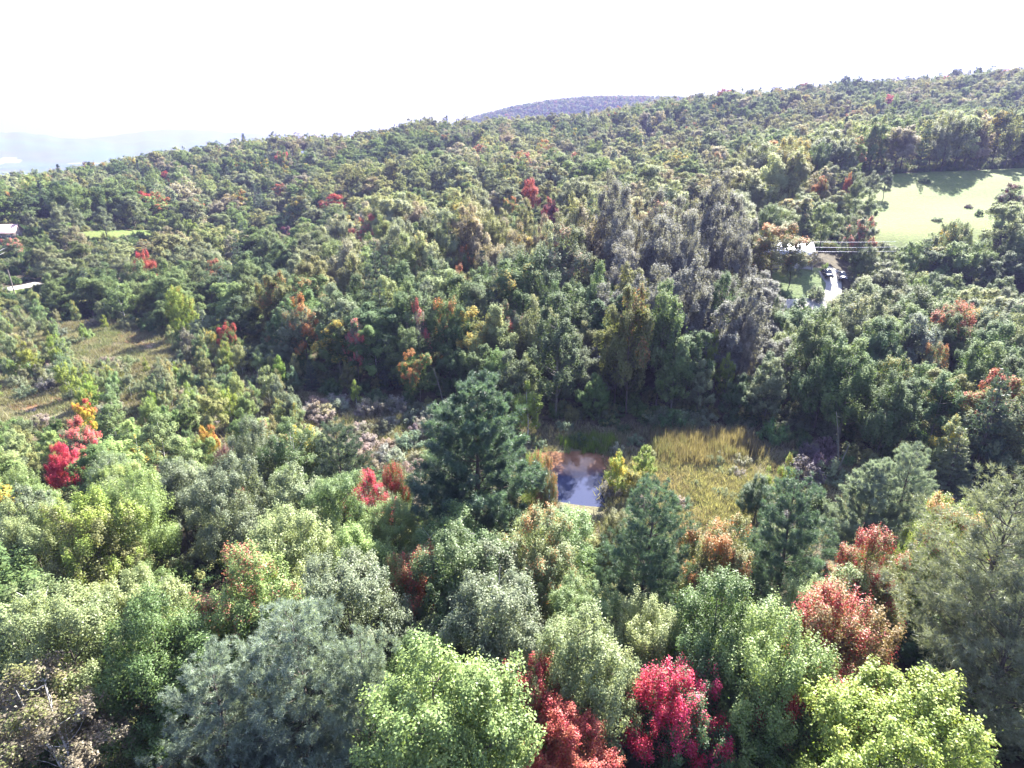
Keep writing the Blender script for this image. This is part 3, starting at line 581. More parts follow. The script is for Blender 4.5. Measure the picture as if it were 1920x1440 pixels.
LM = [
 # foreground
 ('pine', 545, 1160, 13.5, 8.4, 'bluepine', None, 0, 'broad silvery blue-green pine, the big one along the bottom edge', 'big silvery pine', 0),
 ('pine', 392, 1245, 11, 6.2, 'bluepine', None, 0, 'smaller silvery pine leaning against the left flank of the big bottom pine', 'smaller silvery pine', 1),
 ('pine', 668, 1215, 12, 6.0, 'bluepine', None, 0, 'silvery pine on the right flank of the big bottom pine, beside the light green maple', 'right-hand silvery pine', 2),
 ('pine', 888, 718, 18.5, 12.2, 'pine', None, 0, 'tallest blue-green pine, standing alone just left of the pond', 'tallest pine', 3),
 ('pine', 848, 770, 14, 5, 'pine', None, 0, 'slim second pine tucked against the left side of the tallest pine', 'slim second pine', 1),
 ('pine', 1220, 908, 14, 7.4, 'pine', None, 0, 'dusky blue-green pine below the golden reeds right of the pond', 'dusky pine', 0),
 ('pine', 1500, 910, 13.5, 7.6, 'pine', None, 0, 'dark-hearted pine with a black trunk below the shaded reeds', 'dark-hearted pine', 2),
 ('pine', 1652, 868, 12, 6.0, 'bluepine', None, 0, 'left of two joined silvery pines at the shaded marsh edge', 'left joined pine', 3),
 ('pine', 1716, 846, 12.5, 6.0, 'bluepine', None, 0, 'right and taller of two joined silvery pines at the shaded marsh edge', 'right joined pine', 1),
 ('pine', 1897, 918, 18, 10, (.14, .165, .11), None, 0, 'tall thin-needled pine with a bare leaning trunk at the right edge', 'tall thin pine', 4),
 ('pine', 1935, 1090, 15, 8.5, (.14, .165, .11), None, 0, 'second thin-needled pine cut by the right edge of the view', 'second thin pine', 4),
 ('pine', 632, 800, 12, 6.4, 'darkpine', None, 0, 'dark grey-green rounded pine left of the tallest pine', 'dark rounded pine', 1),
 ('maple', 686, 890, 9.5, 5.0, 'grey', 'crimson', .55, 'crimson-topped maple in front of the tallest pine on its left', 'crimson-topped maple', 0),
 ('maple', 738, 868, 8.5, 3.4, 'green', 'red', .40, 'narrow maple with a red tip right of the crimson-topped maple', 'red-tipped narrow maple', 2),
 ('maple', 1285, 1272, 9, 6.0, 'deep', 'crimson', .50, 'vivid crimson maple with spiky boughs near the bottom edge', 'vivid crimson maple', 2),
 ('maple', 1000, 1262, 9, 5.0, 'olive', 'red', .45, 'wine-red and green maple left of the vivid crimson maple', 'wine-red maple', 4),
 ('maple', 1068, 1350, 9, 6.5, 'rust', 'red', .42, 'rusty red maple at the bottom edge between green crowns', 'rusty red maple', 0),
 ('maple', 1590, 1130, 11.5, 7.0, (.20, .15, .06), 'red', .34, 'large red and orange maple in the lower right', 'large red maple', 2),
 ('maple', 1525, 1275, 9.5, 6.0, 'green', 'red', .36, 'green maple dotted with red sprays below the large red maple', 'red-dotted maple', 4),
 ('maple', 1650, 1003, 11.0, 6.0, 'olive', 'red', .36, 'orange-green maple with a red right side, left of the tall thin pine', 'orange-green maple', 0),
 ('maple', 1745, 1010, 9.0, 4.0, 'lime', 'crimson', .2, 'small lime maple with one crimson bough beside the tall thin pine', 'small lime maple', 2),
 ('maple', 1800, 945, 11, 6.0, 'lime', 'orange', .25, 'yellow-green maple with an orange patch at the right-hand marsh edge', 'yellow-green marsh maple', 1),
 ('maple', 1700, 1330, 12, 8.6, 'lime', 'gold', .07, 'broad lime-green maple at the bottom right', 'broad lime maple', 1),
 ('maple', 1460, 1180, 12, 7.0, 'bright', None, 0, 'bright green feathery maple left of the large red maple', 'bright feathery maple', 2),
 ('maple', 1370, 1085, 12, 7.4, 'green', 'yellow', .06, 'deep green maple between the dusky pine and the bright feathery maple', 'deep green maple', 0),
 ('maple', 1355, 985, 11, 6.4, 'olive', 'orange', .26, 'olive maple with an orange crest below the golden reeds', 'orange-crested maple', 3),
 ('maple', 812, 1262, 13.5, 9.0, 'bright', 'gold', .05, 'large light green maple filling the bottom centre', 'large light green maple', 4),
 ('maple', 860, 1330, 11, 6.0, 'bright', None, 0, 'fresh green maple low beside the rusty red maple', 'fresh green maple', 1),
 ('maple', 450, 1040, 12, 7.6, 'bright', 'pink', .11, 'green maple with a pink-tipped crown above the smaller silvery pine', 'pink-tipped maple', 0),
 ('maple', 408, 884, 12, 7.0, 'grey', 'gold', .05, 'domed grey-green maple in the left foreground', 'domed grey-green maple', 1),
 ('maple', 236, 900, 11.5, 6.2, 'bright', None, 0, 'fresh green leafy maple with a lit crown left of the domed grey-green maple', 'bright left maple', 2),
 ('maple', 160, 935, 12, 8.0, 'olive', 'lime', .5, 'broad yellow-olive maple in the left foreground', 'broad yellow-olive maple', 3),
 ('maple', 95, 1130, 12, 6.8, 'pale', None, 0, 'light green maple at the lower left above the bare-topped birch', 'light green left maple', 1),
 ('maple', 275, 1135, 12, 7.4, 'green', None, 0, 'dark green maple lying in the shadow of the silvery pines', 'shadowed green maple', 0),
 ('birch', 52, 1262, 11, 7.0, 'brown', 'olive', .25, 'thin brownish birch with a white trunk in the bottom left corner', 'white-trunked birch', 0),
 ('maple', 782, 1040, 9, 5.0, 'olive', 'rust', .55, 'rusty low maple in front of the tallest pine', 'rusty low maple', 2),
 ('maple', 1005, 960, 11.5, 7.0, 'pale', 'orange', .12, 'pale green maple with orange sprigs below the pond', 'pale orange-sprigged maple', 0),
 ('maple', 940, 1095, 12, 7.6, 'grey', None, 0, 'grey-green maple below the tallest pine', 'grey-green centre maple', 3),
 ('maple', 648, 1062, 12, 7.2, 'grey', None, 0, 'grey-green maple between the pink-tipped maple and the rusty low maple', 'grey-green middle maple', 1),
 ('maple', 1085, 1165, 11.5, 6.6, 'pale', None, 0, 'pale green maple in the middle of the lower foreground', 'pale centre maple', 4),
 ('maple', 108, 835, 7, 3.6, 'pink', 'crimson', .8, 'pink-red maple in the left foreground', 'pink-red maple', 0),
 ('maple', 148, 752, 6, 2.8, 'yellow', 'crimson', .35, 'yellow maple with a scarlet top beside the left pool', 'scarlet-topped yellow maple', 1),
 ('maple', 140, 790, 7.5, 4.8, 'grey', 'pink', .55, 'dusty pink maple just above the pink-red maple', 'dusty pink maple', 2),
 ('maple', 565, 800, 9.0, 4.0, 'pale', 'yellow', .6, 'yellow maple left of the dark rounded pine', 'yellow maple', 3),
 ('maple', 470, 790, 11, 6.4, 'grey', 'gold', .05, 'rounded grey-green maple left of the yellow maple', 'rounded grey maple', 0),
 ('maple', 385, 800, 6.5, 2.6, 'gold', 'orange', .4, 'small orange-yellow maple above the domed grey-green maple', 'small orange-yellow maple', 1),
 ('maple', 420, 838, 8, 3.4, 'brown', 'plum', .3, 'brownish maple in the gap left of the rounded grey maple', 'brownish maple', 2),
 ('maple', 1030, 862, 9, 2.4, 'grey', 'orange', .25, 'slender maple with an orange tip in front of the pond', 'slender pond maple', 0),
 ('maple', 1000, 850, 9.5, 2.4, 'bright', 'pink', .15, 'slender pink-tipped maple left of the pond', 'slender pink-tipped maple', 2),
 ('maple', 18, 447, 6.5, 6.5, 'grey', 'pink', .2, 'grey-green tree with a pinkish crest in front of the barn', 'barn-front tree', 0),
 ('maple', 62, 420, 8, 6.5, 'green', 'gold', .1, 'round green tree at the end of the barn roof', 'barn-end tree', 2),
 # around the marsh
 ('aspen', 988, 668, 9, 4.0, 'pale', None, 0, 'pale green poplar above and right of the tallest pine', 'pale marsh poplar', 1),
 ('birch', 990, 722, 8.5, 4.6, 'lime', None, 0, 'yellow-green willow-like birch beside the tallest pine', 'yellow-green birch', 2),
 ('aspen', 930, 735, 7, 2.8, 'pale', 'yellow', .2, 'small yellow-green poplar behind the tallest pine', 'small hidden poplar', 0),
 ('birch', 1480, 855, 7, 2.0, 'lime', 'orange', .1, 'narrow pointed yellow-green birch by the golden reeds', 'pointed birch', 1),
 ('birch', 1443, 880, 5.5, 2.0, 'lime', None, 0, 'short lime birch left of the pointed birch', 'short lime birch', 2),
 ('maple', 1425, 897, 6, 4.0, 'deep', None, 0, 'dark rounded bushy maple below the golden reeds', 'dark bushy maple', 0),
 ('birch', 1160, 855, 6, 2.8, 'lime', 'yellow', .3, 'small yellow-green birch on the right bank of the pond', 'pond-bank birch', 0),
 ('birch', 1212, 838, 5.5, 2.8, 'lime', None, 0, 'lime birch between the pond and the golden reeds', 'lime reed-side birch', 1),
 ('birch', 1185, 870, 5.0, 2.4, 'olive', 'yellow', .2, 'low olive birch right of the pond', 'low olive birch', 2),
 # shaded wall across the marsh
 ('maple', 782, 660, 9.5, 5.8, 'green', 'orange', .34, 'round maple with an orange crest at the foot of the shaded wood', 'orange-crowned wood maple', 1),
 ('maple', 838, 560, 14, 6.4, 'green', 'orange', .20, 'green maple with flame-orange tips in the shaded wood', 'flame-tipped maple', 0),
 ('maple', 952, 572, 13.5, 6.0, 'grey', 'red', .30, 'red-tipped maple above the tallest pine', 'red-tipped wood maple', 4),
 ('maple', 782, 570, 13, 4.6, 'silver', 'pink', .3, 'mauve-grey maple left of the flame-tipped maple', 'mauve maple', 2),
 ('aspen', 662, 602, 11, 4.0, 'silver', 'pink', .45, 'pinkish grey poplar in the shaded wood', 'pinkish poplar', 0),
 ('maple', 560, 560, 12.5, 7.4, 'grey', 'orange', .40, 'maple turning salmon-orange at the edge of the shaded wood', 'salmon maple', 2),
 ('maple', 508, 515, 13.5, 8.4, 'olive', 'orange', .13, 'wide olive maple with one orange tip left of the salmon maple', 'wide olive maple', 3),
 ('maple', 262, 472, 13, 6.0, 'rust', 'red', .5, 'dark wine-red maple in the left shaded wood', 'dark wine-red maple', 0),
 ('maple', 535, 425, 9, 5.0, 'purple', 'plum', .6, 'bare purple-grey maple in a gap of the left wood', 'purple bare maple', 5),
 ('maple', 328, 540, 11, 5.6, 'lime', 'orange', .10, 'lime maple lit at the front of the left shaded wood', 'lit lime maple', 6),
 ('maple', 425, 608, 7.5, 4.4, 'green', 'red', .5, 'small maple with a red side at the marsh head', 'small red-sided maple', 0),
 ('birch', 385, 618, 7, 3.0, 'pale', 'gold', .3, 'bleached birch at the marsh head beside the small red-sided maple', 'bleached birch', 0),
 ('aspen', 1340, 622, 11, 2.8, 'lime', None, 0, 'narrow yellow-green poplar lit against the shaded wood', 'narrow lit poplar', 1),
 ('aspen', 1368, 665, 8.5, 2.8, 'lime', None, 0, 'lower yellow-green poplar right of the narrow lit poplar', 'lower lit poplar', 0),
 ('aspen', 1408, 598, 13, 3.2, 'silver', None, 0, 'silvery leaning poplar against the shaded wood', 'silvery poplar', 2),
 ('maple', 1720, 592, 14, 8.0, (.14, .17, .13), None, 0, 'silvery-crowned maple right of centre on the far bank', 'silvery-crowned maple', 3),
 ('maple', 1765, 645, 11, 4.2, 'grey', 'orange', .25, 'grey-green maple with an orange tip beside the silvery-crowned maple', 'orange-tipped maple', 0),
 ('maple', 1890, 700, 13, 7.6, 'olive', 'rust', .40, 'large rust-topped maple at the right edge beyond the marsh', 'rust-topped maple', 1),
 ('birch', 665, 716, 4.5, 2.0, 'lime', None, 0, 'tiny bright lime birch at the foot of the shaded wood', 'tiny lime birch', 1),
 ('spruce', 1810, 800, 9, 4.8, 'grey', None, 0, 'layered grey-green spruce at the right end of the marsh', 'layered spruce', 0),
 ('aspen', 1795, 790, 9, 4.0, 'pale', 'yellow', .2, 'sunlit pale poplar above the layered spruce', 'sunlit pale poplar', 1),
 ('maple', 1460, 560, 11, 4.0, 'grey', None, 0, 'grey-green maple below the lawn', 'lawn-edge maple', 2),
 ('maple', 1600, 555, 15, 9.0, 'grey', 'gold', .08, 'broad maple below the driveway on the far bank', 'broad driveway maple', 0),
 ('maple', 1060, 425, 21, 11, 'grey', 'pink', .08, 'very tall round-topped maple over the shaded wood', 'very tall round maple', 1),
 ('aspen', 1175, 440, 20, 6.5, (.20, .20, .185), None, 0, 'first of the tall grey poplars, nearest the very tall round maple', 'first grey poplar', 0),
 ('aspen', 1235, 412, 21, 8.0, (.155, .16, .14), None, 0, 'second tall grey poplar over the shaded wood, counting from the very tall round maple', 'second grey poplar', 1),
 ('aspen', 1292, 402, 22, 8.0, (.15, .155, .135), None, 0, 'third tall grey poplar over the shaded wood, counting from the very tall round maple', 'third grey poplar', 2),
 ('aspen', 1348, 392, 22, 8.0, (.155, .16, .14), 'rust', .04, 'fourth tall grey poplar, the highest crown over the shaded wood', 'highest grey poplar', 3),
 ('aspen', 1395, 415, 21, 7.5, (.15, .155, .135), None, 0, 'last tall grey poplar before the house tree', 'last grey poplar', 0),
 # beyond
 ('maple', 1462, 420, 14, 14, 'olive', 'orange', .22, 'big dark maple with a rusty crest in front of the white house', 'house maple', 0),
 ('maple', 1492, 462, 9.5, 6.0, 'grey', None, 0, 'grey-green tree covering the left part of the pale metal roof', 'roof-side tree', 2),
 ('maple', 1528, 472, 5.0, 3.2, 'silver', None, 0, 'small greyish tree at the end wall of the white house', 'end-wall tree', 1),
 ('maple', 1540, 268, 17, 9.0, 'green', None, 0, 'tall round maple left of the hay field', 'tall field maple', 0),
 ('maple', 1588, 263, 17, 9.5, 'grey', None, 0, 'tall grey-green maple next to the hay field, right of its twin', 'grey field maple', 3),
 ('maple', 1545, 332, 11, 6.0, 'olive', 'orange', .6, 'orange-yellow maple above the house', 'orange-yellow hill maple', 1),
 ('maple', 1594, 325, 10, 3.2, 'rust', 'orange', .6, 'narrow rusty maple right of the orange-yellow hill maple', 'narrow rusty maple', 2),
 ('aspen', 1640, 322, 9.5, 5.0, 'grey', None, 0, 'left tree of the clump standing in the hay field', 'left field-clump tree', 0),
 ('aspen', 1668, 316, 10, 4.6, (.09, .12, .08), None, 0, 'right tree of the clump standing in the hay field', 'right field-clump tree', 1),
 ('maple', 1625, 410, 14, 8.5, 'grey', 'pink', .22, 'pink-crested maple right of the power lines', 'pink-crested maple', 3),
 ('maple', 1900, 345, 13, 9.0, 'grey', 'plum', .25, 'wine-tinted round maple at the right edge of the hay field', 'wine-tinted maple', 1),
 ('maple', 1895, 382, 14, 10, 'pale', None, 0, 'large yellow-green maple right of the field bushes', 'large field-side maple', 5),
 ('maple', 1810, 418, 11, 6, 'pale', None, 0, 'yellow-green maple at the near edge of the hay field', 'near-field maple', 6),
 ('spruce', 485, 362, 14, 9.0, 'darkpine', None, 0, 'dark layered spruce standing in the left wood gap', 'dark layered spruce', 0),
 ('aspen', 128, 380, 12, 8.0, 'grey', None, 0, 'grey-green poplar left of its twin before the dark treeline', 'left twin poplar', 2),
 ('aspen', 188, 390, 11, 8.5, 'grey', None, 0, 'grey-green poplar right of its twin before the dark treeline', 'right twin poplar', 3),
 ('maple', 292, 403, 10, 9.0, 'pale', 'lime', .4, 'yellow-green round maple near the grass clearing', 'clearing maple', 1),
 ('maple', 350, 412, 9, 7.0, 'lime', None, 0, 'lime round maple right of the clearing maple', 'lime clearing maple', 3),
 ('maple', 415, 400, 11, 12, 'pale', 'orange', .05, 'broad pale maple left of the dark layered spruce', 'broad pale maple', 5),
 ('maple', 995, 336, 13, 6.8, 'rust', 'red', .6, 'brick-red maple on the middle of the hillside', 'brick-red hill maple', 0),
 ('maple', 1035, 372, 11, 6.5, 'plum', 'red', .2, 'dark plum maple below the brick-red hill maple', 'plum hill maple', 2),
 ('maple', 955, 370, 10, 6.0, 'bright', 'orange', .5, 'green and orange maple left of the plum hill maple', 'green and orange hill maple', 1),
 ('maple', 878, 458, 11, 5.0, 'green', 'orange', .45, 'maple with a flame-orange crown on the lower hillside', 'flame hill maple', 0),
 ('maple', 1118, 262, 15, 10, 'lime', None, 0, 'lime-green maple high on the hillside', 'lime hill maple', 1),
 ('maple', 1215, 308, 15, 14, 'pale', None, 0, 'very broad pale green maple left of the house clearing on the slope', 'very broad pale maple', 5),
 ('maple', 308, 322, 12, 10, 'rust', 'red', .35, 'dull red maple on the left hillside', 'dull red maple', 3),
 ('maple', 528, 284, 13, 9, 'rust', 'pink', .5, 'pinkish maple high on the left hillside', 'pinkish hill maple', 1),
 ('maple', 1668, 178, 14, 10, 'rust', 'crimson', .6, 'pink-red maple far up the right hillside', 'pink-red hill maple', 1),
]
for L_ in LM:
    kind, px, py, H, Wd, t, t2, sh, lab, short, pr = L_
    put(kind, px, py, H, Wd, t, t2 or 'orange', sh, lab, short, True, pr)

# ground that must stay in view: nothing planted may rise across it (photograph pixels)
KEEP = [
    [(1042, 862), (1146, 855), (1142, 925), (1095, 952), (1050, 925)],                     # pond
    [(1235, 800), (1405, 815), (1420, 885), (1240, 885)], [(1250, 880), (1400, 885), (1390, 960), (1270, 970)],   # reeds, marsh strip
    [(1015, 770), (1250, 770), (1250, 835), (1060, 830)], [(1400, 850), (1560, 880), (1560, 930), (1420, 880)], [(1740, 885), (1800, 900), (1780, 930)],
    [(560, 710), (640, 745), (740, 775), (830, 790), (820, 860), (700, 860), (600, 760)],  # shrub marsh
    [(130, 650), (220, 622), (320, 645), (300, 665), (180, 668)], [(10, 745), (120, 735), (130, 765), (20, 780)],
    [(1515, 500), (1588, 503), (1580, 520), (1566, 566), (1470, 566), (1450, 535)], [(1496, 470), (1530, 470), (1530, 500), (1500, 500)],       # house clearing
    [(1690, 322), (1920, 312), (1920, 335), (1870, 365), (1840, 400), (1780, 420), (1690, 445), (1640, 440), (1650, 380), (1690, 370)],  # field
    [(175, 428), (270, 426), (265, 442), (170, 445)], [(-20, 420), (30, 422), (42, 436), (38, 450), (-20, 456)], [(-20, 530), (48, 530), (45, 556), (-20, 566)], [(-20, 408), (45, 414), (42, 424), (-20, 418)],
]
LIMIT_X = [0, 100, 200, 300, 420, 520, 600, 700, 800, 900, 1000, 1060, 1150, 1260, 1330, 1400, 1500, 1600, 1700, 1800, 1920]
LIMIT_Y = [735, 775, 745, 730, 715, 725, 790, 880, 930, 950, 925, 940, 940, 965, 975, 960, 955, 960, 960, 950, 955]
def blocked(x, y, z, H, Wd):
    top = project(x, y, z + H); base = project(x, y, z + H * .12); hw = Wd * .5 * FOC / top[2] * .85
    for k in (0.04, .25, .5, .75):
        cx = top[0] + (base[0] - top[0]) * k; cy = top[1] + (base[1] - top[1]) * k; w = hw * (.35 if k < .1 else 1)
        for dx in (-w, 0, w):
            for poly in KEEP:
                if inp(cx + dx, cy, poly): return True
    return False
LMV = [(t['px'], t['py'], t['zc'], t['W'] * FOC / t['zc'], t['H'] * FOC / t['zc']) for t in TREES]
def hides_landmark(x, y, z, H, Wd):
    top = project(x, y, z + H); base = project(x, y, z); hw = Wd * .5 * FOC / top[2]
    for lx, ly, lz, lw, lh in LMV:
        if lz > base[2] + 1 and abs(lx - top[0]) < hw * .9 + lw * .12 and top[1] < ly + .38 * lh < base[1]: return True
    return False
roads_w = [lane, drive, drive2, road1, road2]
def dist_path(x, y, path):
    d = 1e9
    for (x0, y0), (x1, y1) in zip(path[:-1], path[1:]):
        L2 = (x1 - x0) ** 2 + (y1 - y0) ** 2 + 1e-9; t = max(0, min(1, ((x - x0) * (x1 - x0) + (y - y0) * (y1 - y0)) / L2))
        d = min(d, math.hypot(x - x0 - t * (x1 - x0), y - y0 - t * (y1 - y0)))
    return d
# candidate spots: jittered grid whose spacing follows crown width
def tree_spots():
    out = []
    g = np.random.default_rng(5)
    y = 9.0
    while y < 900:
        zc = max(y * CP + 20 * SP, 10); sp = 4.7 if y < 60 else (5.0 if y < 110 else 7.6 if y < 170 else 10.2 if y < 330 else 11.0)
        xm = 0.93 * y + 22
        k = int(2 * xm / sp)
        xs = -xm + (np.arange(k) + g.random(k)) * sp
        out.append(np.stack([xs, y + g.uniform(-.45, .45, k) * sp], 1)); y += sp * .92
    return np.concatenate(out)
spots = tree_spots()
SZ = height(spots[:, 0], spots[:, 1])
gx, gy, gz = project(spots[:, 0], spots[:, 1], SZ)
near_lm = np.array([(t['x'], t['y'], t['W']) for t in TREES])
marsh = in_poly(spots[:, 0], spots[:, 1], MARSH_W)
fieldm = in_poly(spots[:, 0], spots[:, 1], FIELD_W) | in_poly(spots[:, 0], spots[:, 1], LAWN_W) | in_poly(spots[:, 0], spots[:, 1], MEADOW_W)
dd = np.hypot(spots[:, None, 0] - near_lm[None, :, 0], spots[:, None, 1] - near_lm[None, :, 1]); tooclose = (dd < near_lm[None, :, 2] * .5 + .6).any(1)
ridge_r = np.interp(gx, [p[0] for p in SKY_LINE], [p[2] for p in SKY_LINE]) * 1.0
FILL, MARSHPTS = [], []
LIT_W = [px_world(p) for p in ([(1235, 830), (1400, 838), (1420, 960), (1150, 980), (1150, 880)], [(590, 765), (800, 800), (820, 870), (620, 860)], [(0, 610), (210, 632), (330, 672), (500, 725), (560, 790), (0, 780)], [(1440, 520), (1570, 505), (1568, 570), (1440, 565)], [(-60, 534), (50, 530), (55, 558), (-60, 574)])]
SX, SY, ST = math.sin(SUN_AZ), math.cos(SUN_AZ), math.tan(SUN_EL)
def sun_cap(x, y):
    for t in range(3, 36, 2):
        if any(inp(x - SX * t, y - SY * t, p) for p in LIT_W): return t * ST * 1.05
    return 99

def mixc(a, b, t): return tuple(a[i] * (1 - t) + b[i] * t for i in range(3))
for i in range(len(spots)):
    x, y = spots[i]; z = SZ[i]
    if tooclose[i] or fieldm[i]: continue
    if marsh[i]: MARSHPTS.append((x, y, z)); continue
    if gz[i] > ridge_r[i] + 60 or gx[i] < -140 or gx[i] > 2060: continue
    if y < 260 and min(dist_path(x, y, p) for p in roads_w) < 3.6: continue
    near_side = gy[i] > np.interp(gx[i], [-200, 0, 300, 560, 760, 1000, 1400, 1700, 1990], [700, 700, 700, 780, 850, 900, 930, 950, 970]) or gz[i] < 45
    u = random.random()
    if near_side:
        H = random.uniform(8.5, 12) if x > -45 else random.uniform(6, 10)
        if gz[i] < 33: H = random.uniform(5.5, 7.5)
        if gz[i] > 70: H = random.uniform(4, 7)
        kinds = ['maple'] * 7 + ['birch'] * 2 + ['aspen'] * 2; kind = random.choice(kinds)
        lim = np.interp(gx[i], LIMIT_X, LIMIT_Y); tp = project(x, y, z + H)
        lim = np.interp(tp[0], LIMIT_X, LIMIT_Y)
        if tp[1] < lim + 8:
            ok = False
            for f in (.8, .65, .5):
                if project(x, y, z + H * f)[1] > lim + 8: H *= f; ok = True; break
            if not ok: continue
        Wd = H * random.uniform(.5, .72)
        tint = random.choice(['green', 'grey', 'bright', 'pale', 'pale', 'bright', 'olive', 'green'])
        share = random.choice([0] * 12 + [.08, .14]); t2 = random.choice(['gold', 'rust', 'orange', 'rust'])
        if random.random() < .006: share = random.uniform(.3, .4)
    else:
        if y < 190:
            base = np.interp(gx[i], [0, 200, 330, 450, 700, 950, 1050, 1150, 1400, 1445, 1600, 1900], [11, 11.5, 12.5, 14, 14.5, 16, 20, 21.5, 21.5, 16, 15.5, 13])
            if y > 150: base = min(base, 14)
            if gx[i] > 1440 and y > 105: base = 12
            H = base * random.uniform(.82, 1.1)
            H = min(H, max(3.5, sun_cap(x, y)))
            if 1045 < gx[i] < 1150 and y < 125: H = min(H, max(6, (y - 70) * math.tan(R(25))))
            kinds = ['maple'] * 6 + ['aspen'] * 4 + ['birch'] * (0 if x > -10 else 1) + ['spruce'] * 1
        else:
            H = random.uniform(11.5, 16.5) + (4 if gx[i] > 1380 and gz[i] < 300 else 0); kinds = ['maple'] * 9 + ['aspen'] * 3 + ['spruce'] * 1
        kind = random.choice(kinds)
        Wd = H * (random.uniform(.52, .80) if kind == 'maple' else random.uniform(.34, .46) if kind == 'spruce' else random.uniform(.40, .52)) if y < 95 else random.uniform(7.5, 12.0) * (1.25 if y > 170 else 1) if kind == 'maple' else random.uniform(4, 6) if kind == 'spruce' else random.uniform(5.5, 8.5)
        if kind == 'spruce': H *= 1.08
        if blocked(x, y, z, H, Wd):
            H *= .55; Wd *= .6
            if blocked(x, y, z, H, Wd): continue
        tint = random.choice(['green', 'green', 'grey', 'grey', 'deep', 'olive', 'pale'])
        stand = float(value_noise(np.array([x]), np.array([y]), 38., 41)[0]); st2 = float(value_noise(np.array([x]), np.array([y]), 60., 42)[0])
        if y > 130:
            pal = ['deep', 'green', 'green'] if stand < .33 else (['grey', 'silver', 'green', 'grey'] if stand < .5 else (['pale', 'olive', 'grey', 'green'] if stand < .7 else ['olive', 'brown', 'pale', 'olive', 'grey']))
            tint = random.choice(pal); H *= .74 + .55 * st2
            if random.random() < .07: continue
            if random.random() < .10: H *= .6; Wd *= .6
        elif random.random() < .35: tint = 'deep'  # extra deep green here paints the shaded wall's darkness into its leaves
        if y < 95: Wd = min(Wd, 7.5)
        share = random.choice([0] * 18 + [.1, .2]); t2 = random.choice(['gold', 'gold', 'rust', 'orange'])
        if random.random() < .010: share = random.uniform(.3, .8); t2 = random.choice(['rust', 'red', 'pink', 'orange'])
        if kind == 'spruce': tint = 'darkpine'; share = 0
        if 1120 < gx[i] < 1460 and 88 < y < 155 and random.random() < .85: kind = 'aspen'; tint = 'mauve'; Wd = random.uniform(6, 8.5); share = 0
    if near_side and blocked(x, y, z, H, Wd): continue
    Wd = min(Wd, H * .85 + .3)
    if hides_landmark(x, y, z, H, Wd):
        for f in (.75, .55, .4):
            if not hides_landmark(x, y, z, H * f, Wd * (f + .1)): H *= f; Wd *= f + .1; break
        else: continue
    tc = mixc(C[tint], C[random.choice(['green', 'grey', 'pale', 'olive'])], random.random() * .4); k = random.uniform(.75, 1.3); tc = tuple(c * k for c in tc)
    if near_side: tc = tuple(min(.4, c * 1.12) for c in tc)
    elif y > 120: m_ = sum(tc) / 3; tc = tuple((c * .84 + m_ * .16) * 1.26 for c in tc); tc = (tc[0] * 1.05, tc[1], tc[2] * .92)  # hillside leaves lightened and greyed: haze veil painted into their tint
    if kind == 'spruce': tc = C['darkpine']
    if tint == 'mauve': k = random.uniform(.85, 1.15); tc = tuple(c * k for c in C['mauve'])
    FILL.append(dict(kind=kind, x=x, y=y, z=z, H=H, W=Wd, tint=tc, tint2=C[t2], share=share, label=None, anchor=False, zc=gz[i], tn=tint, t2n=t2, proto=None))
# shrubs and young trees in the marsh
SHRUB_BANDS = []
for (x, y, z) in MARSHPTS:
    for rep in range(6 if project(x, y, z)[0] < 560 else 3 if project(x, y, z)[0] < 900 else 2):
        xx = x + random.uniform(-2.4, 2.4); yy = y + random.uniform(-2.2, 2.2)
        p = project(xx, yy, z); gpx, gpy = p[0], p[1]
        if inp(xx, yy, POND_W): continue
        if gpx < -60 or gpx > 1980: continue
        if gpx < 560:    # left meadow: bushes and slim birches
            inmead = inp(gpx, gpy, [(150, 655), (170, 635), (230, 615), (320, 640), (330, 655), (230, 650)]) or inp(gpx, gpy, [(0, 735), (130, 730), (140, 770), (0, 790)])
            if inmead and random.random() < .93: continue
            if random.random() < .40 and not inmead:
                H = random.uniform(3.0, 6.5); kd = 'birch'; Wd = H * random.uniform(.34, .52); tn = random.choice(['pale', 'pale', 'pale', 'grey', 'lime'])
            elif random.random() < .75: H = random.uniform(1.2, 2.4); kd = 'shrub'; Wd = H * random.uniform(1.2, 1.8); tn = random.choice(['grey', 'grey', 'silver', 'pale'])
            else: continue
        elif gpx < 860:
            H = random.uniform(1.3, 2.4); kd = 'shrub'; Wd = H * random.uniform(1.5, 2.1); tn = random.choice(['silver', 'silver', 'silver', 'grey'])
        elif gpx < 1240:
            if gpy < 850: kd = 'shrub'; H = random.uniform(.9, 2.0); Wd = H * 1.6; tn = random.choice(['grey', 'green', 'deep'])
            elif gpx > 1140: kd = 'shrub'; H = random.uniform(1.2, 2.4); Wd = H * 1.3; tn = random.choice(['silver', 'pale', 'lime', 'grey'])
            else: continue
            if random.random() < .35: continue
        elif gpx < 1440 and gpy > 822:
            if (gpy < 870 and random.random() < .7) or random.random() < .15: continue
            kd = 'shrub'; H = random.uniform(.7, 1.7); Wd = H * 1.5; tn = random.choice(['silver', 'grey', 'pale'])
        else:
            if random.random() < .25: continue
            kd = 'shrub'; H = random.uniform(1.2, 3.6); Wd = H * 1.35; tn = random.choice(['grey', 'green', 'purple', 'deep', 'deep'])
        if kd == 'birch' and blocked(xx, yy, z, H, Wd): continue
        if kd == 'shrub' and blocked(xx, yy, z, H, Wd) and not (520 < gpx < 900 or gpx > 1000): continue
        tc = tuple(c * random.uniform(.85, 1.15) for c in C[tn])
        FILL.append(dict(kind=kd, x=xx, y=yy, z=z, H=H, W=Wd, tint=tc, tint2=C['gold'], share=0 if kd == 'shrub' else random.choice([0, 0, 0, .12]), label=None, anchor=False, zc=p[2], tn=tn, t2n='gold', proto=None))
